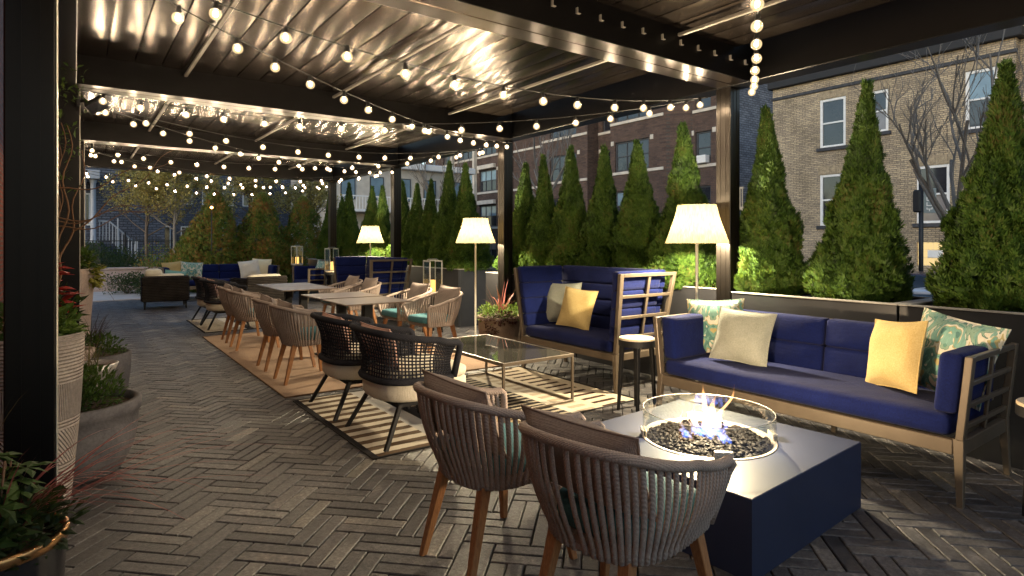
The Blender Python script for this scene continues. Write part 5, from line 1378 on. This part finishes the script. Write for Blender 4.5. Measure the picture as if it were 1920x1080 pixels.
def sash(parent, x, h, frame, pane_lo, pane_hi, sill, fw=.085, mull=0, depth=.10, sillm=None):
    y0, y1, z0, z1 = h; xf = x + depth; b = MB(); zm = (z0 + z1) / 2
    b.box(xf - .05, xf + .03, y0, y0 + fw, z0, z1, .006); b.box(xf - .05, xf + .03, y1 - fw, y1, z0, z1, .006)
    b.box(xf - .048, xf + .03, y0 + fw, y1 - fw, z1 - fw, z1, .006); b.box(xf - .048, xf + .03, y0 + fw, y1 - fw, z0, z0 + fw * .8, .006); b.box(xf - .044, xf + .03, y0 + fw, y1 - fw, zm - .03, zm + .03, .004)
    for k in range(mull): yy = y0 + (y1 - y0) * (k + 1) / (mull + 1); b.box(xf - .046, xf + .03, yy - .035, yy + .035, z0 + fw * .8, z1 - fw, .004)
    w = b.build('window', frame, parent)
    b = MB(); b.box(xf, xf + .012, y0 + fw, y1 - fw, z0 + fw * .8, zm); b.build('pane', pane_lo, w); b = MB(); b.box(xf - .012, xf + .0, y0 + fw, y1 - fw, zm + .03, z1 - fw); b.build('pane', pane_hi, w)
    if sillm: b = MB(); b.box(x - .07, x + .06, y0 - .10, y1 + .10, z0 - .13, z0 - .002, .008); b.build('sill', sillm, w)
    return w
# yellow brick house across the street
XY = 23.0; t = thing('house', 'yellow brick house across the street with white sash windows', 'house', (XY, 8, 0))
def pl(b): b.v = [(x - XY, y - 8, z) for x, y, z in b.v]; return b
wins = [(10.62, 11.58, 5.0, 6.84), (9.18, 9.75, 5.32, 6.80), (6.12, 6.95, 5.0, 6.86), (7.36, 8.32, 2.05, 3.98), (10.72, 11.58, 2.05, 3.98), (3.2, 4.1, 5.0, 6.86), (3.2, 4.1, 2.05, 3.98), (7.40, 8.30, .62, 1.42)]
b = MB(); wall_holes(b, 5.66, 13.48, -.6, 7.62, XY, [w for w in wins if w[0] > 5.66]); b.quad((XY, 13.48, -.6), (XY, 13.48, 7.62), (XY + 12, 13.48, 7.62), (XY + 12, 13.48, -.6)); b.quad((XY, 5.66, 7.62), (XY + 12, 5.66, 7.62), (XY + 12, 13.48, 7.62), (XY, 13.48, 7.62))
wall_holes(b, -4, 5.66, -.6, 9.3, XY + .35, [(w[0], w[1], w[2], w[3]) for w in wins if w[0] < 5.66]); b.quad((XY, 5.66, -.6), (XY + .35, 5.66, -.6), (XY + .35, 5.66, 7.62), (XY, 5.66, 7.62))
pl(b).build('wall', 'yellow_brick', t)
b = MB(); b.box(XY - .16, XY + 12, 5.5, 13.64, 7.621, 7.95, .03); b.box(XY - .16 + .35, XY + 12, -4, 5.4995, 9.301, 9.6, .03); pl(b).build('cornice', 'roof_black', t)
b = MB(); b.box(XY - .05, XY - .001, 5.61, 13.53, 7.16, 7.28, .01); pl(b).build('string_course', 'dark_stone', t)
par = t; cols = [('dark_pane', 'dark_pane'), ('curtain_pane', 'dark_pane'), ('dark_pane', 'blue_pane'), ('curtain_pane', 'dark_pane'), ('dark_pane', 'dark_pane')]
class Off:   # windows are modelled in house coordinates
    pass
for i, w in enumerate(wins[:7]):
    xx = XY if w[0] > 5.66 else XY + .35; lo, hi = cols[i % 5]
    sash(t, xx - XY, (w[0] - 8, w[1] - 8, w[2], w[3]), 'white_paint', lo, hi, True, .10, 0, .08, 'dark_stone')
b = MB(); bl = MB()
for i in range(6):
    for j in range(3):
        y = 7.42 + i * .147; z = .64 + j * .262
        if j == 1 and i in (1, 2, 3): continue
        bl.box(XY + .03, XY + .09, y, y + .132, z, z + .245, .02)
w_ = pl(b) ; b.box(.10, .12, 7.40 - 8, 8.30 - 8, .62, 1.42); w2 = b.build('window', 'white_paint', t); pl(bl).build('glass_block', 'glow_pane', w2)
b = MB(); b.box(.02, .08, 7.56 - 8, 8.0 - 8, .90, 1.14, .01); b.build('vent_frame', 'white_paint', w2)
# soldier course over windows
simple('arch_brick', (0.33, 0.26, 0.17), .9, var=.35, vscale=9)
for w in wins[:5]:
    b = MB(); n = int((w[1] - w[0] + .2) / .085)
    for i in range(n): y = w[0] - .1 + i * .085; b.box(XY - .006, XY + .02, y + .006, y + .079, w[3] + .01, w[3] + .32 + R.uniform(-.01, .01), .003)
    pl(b).build('brick_arch', 'arch_brick', t)

# brown brick flats with bays, further up the street
t = thing('apartment_building', 'brown brick apartment building with projecting bays seen above the planter trees', 'apartment building', (28, 28, 0)); XB_, YB_ = 28, 28
bw = MB(); TR_ = []; BW = []
def rel(b): b.v = [(x - XB_, y - YB_, z) for x, y, z in b.v]; return b
def trims(t):
    for nm, a in TR_: q = MB(); q.box(*a); rel(q).build(nm, 'limestone', t)
levels = [(-.05, 1.75), (2.75, 4.55), (5.75, 7.55), (8.82, 10.6)]
def facade(x, y0, y1, ws):
    hs = [(a, c, lo, hi) for a, c in ws for lo, hi in levels]; wall_holes(bw, y0, y1, -.6, 12.4, x, hs, .2); BW.extend([(x, h) for h in hs])
    for lo, hi in levels: TR_.append(('stone_band', (x - .06, x + .10, y0 + .02, y1 - .02, lo - .20, lo - .03, .01)))
    for lo, hi in levels[2:]:
        for a, c in ws:
            for yy in (a - .34, c + .10): TR_.append(('stone_block', (x - .03, x + .05, yy, yy + .24, hi - .15, hi + .12, .01)))
facade(28.0, 19.6, 21.2, [(20.0, 21.0)])
facade(27.0, 22.4, 26.6, [(23.5, 26.2)])
bw.quad((28, 21.2, -.6), (28, 21.2, 12.4), (27, 22.4, 12.4), (27, 22.4, -.6)); bw.quad((27, 26.6, -.6), (27, 26.6, 12.4), (28.6, 26.6, 12.4), (28.6, 26.6, -.6))
facade(28.6, 26.6, 29.3, [(27.3, 28.9)])
facade(27.6, 29.3, 34.1, [(30.4, 33.2)]); bw.quad((27.6, 29.3, -.6), (28.6, 29.3, -.6), (28.6, 29.3, 12.4), (27.6, 29.3, 12.4)); bw.quad((27.6, 34.1, -.6), (27.6, 34.1, 12.4), (28.6, 34.1, 12.4), (28.6, 34.1, -.6))
facade(28.6, 34.1, 39.0, []); bw.quad((28.6, 39, -.6), (28.6, 39, 12.4), (40, 39, 12.4), (40, 39, -.6))
bw.quad((28, 19.6, 12.4), (40, 19.6, 12.4), (40, 39, 12.4), (28, 39, 12.4))
rel(bw).build('wall', 'brown_brick', t); trims(t)
b = MB(); b.box(28.02, 40, 19.56, 19.598, -.6, 11.6); rel(b).build('side_wall', 'grey_brick', t)
for x, h in BW:
    wid = h[1] - h[0]; sash(t, x - XB_, (h[0] - YB_, h[1] - YB_, h[2], h[3]), 'dark_frame', 'curtain_pane' if R.random() < .4 else 'dark_pane', 'blue_pane' if R.random() < .35 else 'dark_pane', True, .10, 2 if wid > 2 else (1 if wid > 1.3 else 0), .14, None)
b = MB(); b.box(27.72, 28.1, 20.15, 20.75, 5.77, 6.2, .02)
for k in range(6): b.box(27.712, 27.719, 20.2, 20.7, 5.82 + k * .06, 5.84 + k * .06)
rel(b).build('air_conditioner', 'white_paint', t)
b = MB(); b.box(27.0, 28.0, 17.4, 18.9, 3.05, 3.2)
for k in range(12): b.box(27.02, 27.07, 17.45 + k * .125, 17.49 + k * .125, 3.2005, 4.1)
b.box(27.0, 27.09, 17.4, 18.9, 4.1005, 4.2); b.box(27.02, 27.14, 17.4, 17.52, -.6, 3.0495); b.box(27.02, 27.14, 18.78, 18.9, -.6, 3.0495); rel(b).build('wooden_porch', 'stool_wood', t)
# further light and dark flats
t = thing('apartment_building', 'dark brick building with pale stone bays farther along the street', 'apartment building', (28, 50, 0)); bw = MB(); TR_ = []; XB_, YB_ = 28, 50; BW = []
facade(28.2, 39.6, 48.2, [(40.9, 43.4), (44.6, 47.2)]); facade(28.6, 48.2, 54, [(49.2, 50.4), (52, 53)]); facade(28.0, 54, 64, [(55, 57.4), (58.6, 61), (62, 63.4)]); bw.quad((28.2, 39.6, -.6), (40, 39.6, -.6), (40, 39.6, 12.4), (28.2, 39.6, 12.4)); bw.quad((28, 39.6, 12.4), (40, 39.6, 12.4), (40, 64, 12.4), (28, 64, 12.4))
for yy in (39.9, 43.9, 47.7, 54.3, 57.9, 61.4): TR_.append(('stone_pilaster', (27.85, 28.19, yy - .14, yy + .14, 4.9, 11.8, .02)))
for lo, hi in levels[1:]: TR_ += [('stone_lintel', q) for q in ((27.9, 28.19, 40.9, 43.4, hi + .08, hi + .42, .02), (27.9, 28.19, 44.6, 47.2, hi + .08, hi + .42, .02), (27.7, 27.99, 55, 61, hi + .08, hi + .42, .02))]
rel(bw).build('wall', 'brown_brick', t); trims(t)
for x, h in BW: sash(t, x - XB_, (h[0] - YB_, h[1] - YB_, h[2], h[3]), 'dark_frame', 'dark_pane', 'blue_pane' if R.random() < .6 else 'curtain_pane', True, .10, 2 if h[1] - h[0] > 2 else 0, .14, None)

# bare street trees
def bare_tree(x, y, seed, label, trunk_h, r, l0, depth, n0, spread, dirs=None):
    t = thing('bare_tree', label, 'tree', (x, y, -.6), 0, 'bare street trees'); rr = random.Random(seed); b = MB(); tips = []
    b.tube([(0, 0, 0), (.03, .02, trunk_h * .5), (0, 0, trunk_h)], [r * 1.3, r * 1.05, r], 10, cap=False)
    b.build('trunk', 'pale_bark', t); b = MB()
    for k in range(n0):
        a = k * 2.4 + seed; branchy(b, Vector((0, 0, trunk_h * (.82 + .18 * k / n0))), Vector((.60 * cos(a), .60 * sin(a), .9)).normalized(), l0 * rr.uniform(.8, 1.1), r * .55, depth, rr, tips, (2, 3), spread, .70, .12, .09)
    b.build('crown', 'pale_bark', t)
bare_tree(11.0, 3.42, 8, 'bare grey tree in front of the yellow brick house', 2.4, .065, 1.55, 4, 7, .75)
bare_tree(17.5, 21.5, 9, 'bare branching tree in front of the brown brick bays', 4.2, .10, 2.2, 3, 8, .6)
bare_tree(19.5, 35.0, 10, 'bare thin tree before the farther dark brick building', 4.6, .10, 2.4, 3, 8, .6)

# street sign, cars
t = thing('street_sign', 'small street sign and black box on a dark pole before the yellow house', 'sign', (15.8, 5.62, -.5)); b = MB(); b.tube([(0, 0, 0), (0, 0, 3.3)], .05, 8); b.build('pole', 'iron', t)
b = MB(); b.box(-.10, .10, -.02, .14, 2.60, 3.12, .03); b.build('signal_box', 'iron', t)
b = MB(); b.box(-.012, .012, -.30, -.055, 2.58, 3.14, .004); sg = b.build('sign_plate', 'sign_green', t)
b = MB()
def bar(y0, y1, z0, z1): b.box(-.0165, -.0125, y0, y1, z0, z1)
for (z, ch) in ((3.02, 'H'), (2.90, 'O'), (2.78, 'L'), (2.66, 'Y')):
    y0, y1 = -.235, -.115; w = .018; zz = z - .04; zt = z + .045
    if ch == 'H': bar(y1 - w, y1, zz, zt); bar(y0, y0 + w, zz, zt); bar(y0 + w, y1 - w, z - .006, z + .012)
    if ch == 'O': bar(y1 - w, y1, zz, zt); bar(y0, y0 + w, zz, zt); bar(y0 + w, y1 - w, zz, zz + w); bar(y0 + w, y1 - w, zt - w, zt)
    if ch == 'L': bar(y1 - w, y1, zz, zt); bar(y0, y1 - w, zz, zz + w)
    if ch == 'Y': bar(y1 - w, y1, z, zt); bar(y0, y0 + w, z, zt); bar((y0 + y1) / 2 - w / 2, (y0 + y1) / 2 + w / 2, zz, z); bar(y0 + w, y1 - w, z, z + w)
b.build('lettering', 'sign_letter', sg)
def make_car():
    t = thing('parked_car', 'x', 'car')
    sec = [(-2.15, .42, .62, .78), (-2.05, .28, .82, .84), (-1.5, .20, .96, .88), (-.95, .18, 1.0, .89), (0, .17, 1.02, .90), (.9, .17, 1.0, .90), (1.5, .20, .93, .88), (2.0, .28, .80, .82), (2.18, .40, .60, .70)]
    b = MB(); vs = []; m = 12
    for (x, zl, zh, w) in sec:
        for k in range(m):
            a = 2 * pi * k / m; c, s = cos(a), sin(a); yy = w * (abs(c) ** .45) * (1 if c > 0 else -1); zz = (zl + zh) / 2 + (zh - zl) / 2 * (abs(s) ** .55) * (1 if s > 0 else -1); vs.append((x, yy, zz))
    n = len(sec); b.add(vs, [(i * m + k, i * m + (k + 1) % m, (i + 1) * m + (k + 1) % m, (i + 1) * m + k) for i in range(n - 1) for k in range(m)] + [tuple(range(m))[::-1], tuple((n - 1) * m + k for k in range(m))], True)
    b.build('body', 'car_red', t)
    b = MB(); cab = [(-1.75, .94, .80, .0), (-1.1, 1.38, .70, 0), (-.4, 1.46, .66, 0), (.35, 1.42, .67, 0), (1.15, .99, .80, 0)]; vs = []
    for (x, z, w, _) in cab: vs += [(x, -w, z), (x, -w * .80, z + .02), (x, w * .80, z + .02), (x, w, z), (x, .84, .93), (x, -.84, .93)]
    b.add(vs, [(i * 6 + k, i * 6 + (k + 1) % 6, (i + 1) * 6 + (k + 1) % 6, (i + 1) * 6 + k) for i in range(4) for k in range(6)], True); b.build('windows', 'car_glass', t)
    b = MB(); b.cush(-1.12, .38, -.60, .60, 1.40, 1.485, .05, (0, 0, .01)); b.build('roof', 'car_red', t)
    for x in (-1.35, 1.35):
        for s in (-1, 1):
            b = MB(); rm = Matrix.Rotation(pi / 2, 4, 'X'); f3 = lambda p, x=x, s=s: Vector((x, s * .80, .32)) + (rm @ p)
            b.lathe([(.18, -.09), (.30, -.10), (.32, -.05), (.32, .05), (.30, .10), (.18, .09)], n=24, fn=f3); w = b.build('wheel', 'tyre', t); b = MB(); b.lathe([(0, -.07), (.18, -.085), (.18, .085), (0, .07)], n=16, fn=f3); b.build('rim', 'rim', w)
    for s in (-1, 1): b = MB(); b.cush(-2.17, -1.98, s * .62 - .16, s * .62 + .16, .62, .76, .05); b.build('headlight', 'headlight', t)
    return t
car = make_car(); car.location = (12.2, 4.55, -.62); car.rotation_euler = (0, 0, radians(90)); car['label'] = 'dark red parked car glimpsed between the planter trees'; car['group'] = 'cars parked on the street'
c2 = dup(car, (8.3, 2.55, -.62), radians(90), 'white parked car glimpsed low between the planter trees', 'cars parked on the street')
for ch in c2.children:
    if ch.name.startswith(('body', 'roof')): ch.data = ch.data.copy(); ch.data.materials[0] = MATS['car_white']

# ------------------------------------------------------------------ light, sky, camera
SUN_E, SUN_R = radians(16.0), radians(250)
w = bpy.data.worlds.new('World'); SC.world = w; w.use_nodes = True; nt = w.node_tree; nt.nodes.clear()
out = nt.nodes.new('ShaderNodeOutputWorld'); bg = nt.nodes.new('ShaderNodeBackground'); sky = nt.nodes.new('ShaderNodeTexSky'); sky.sky_type = 'NISHITA'
sky.sun_disc = False; sky.sun_elevation = SUN_E; sky.sun_rotation = SUN_R; sky.air_density = 1.2; sky.dust_density = .6; sky.ozone_density = 2.0
L(nt, sky.outputs[0], bg.inputs[0]); bg.inputs[1].default_value = 0.15; L(nt, bg.outputs[0], out.inputs[0])
sd = bpy.data.lights.new('sun', 'SUN'); sd.energy = 0.5; sd.angle = radians(12); sd.color = (1.0, .90, .78); so = bpy.data.objects.new('sun', sd); COL.objects.link(so)
el = radians(24); az = SUN_R
so.rotation_euler = (Vector((sin(az) * cos(el), cos(az) * cos(el), sin(el)))).to_track_quat('Z', 'Y').to_euler()
cam = bpy.data.cameras.new('camera'); co = bpy.data.objects.new('camera', cam); COL.objects.link(co); SC.camera = co
TH = math.atan2(820, 1124); co.location = (0, 0, 1.4); co.rotation_euler = (pi / 2, 0, -TH)
cam.sensor_width = 36; cam.lens = 1124 / 1920 * 36; cam.shift_y = -85 / 1920; cam.clip_start = .05; cam.clip_end = 600
SC.view_settings.view_transform = 'Standard'; SC.view_settings.look = 'None'; SC.view_settings.exposure = 0.88; SC.view_settings.gamma = 1
SC.render.engine = 'CYCLES'; cy = SC.cycles; cy.use_denoising = True; cy.max_bounces = 8; cy.diffuse_bounces = 3; cy.glossy_bounces = 4; cy.transmission_bounces = 6; cy.transparent_max_bounces = 24
cy.caustics_reflective = False; cy.caustics_refractive = False; cy.sample_clamp_indirect = 6.0; cy.use_light_tree = True; cy.use_adaptive_sampling = True; cy.adaptive_threshold = .015
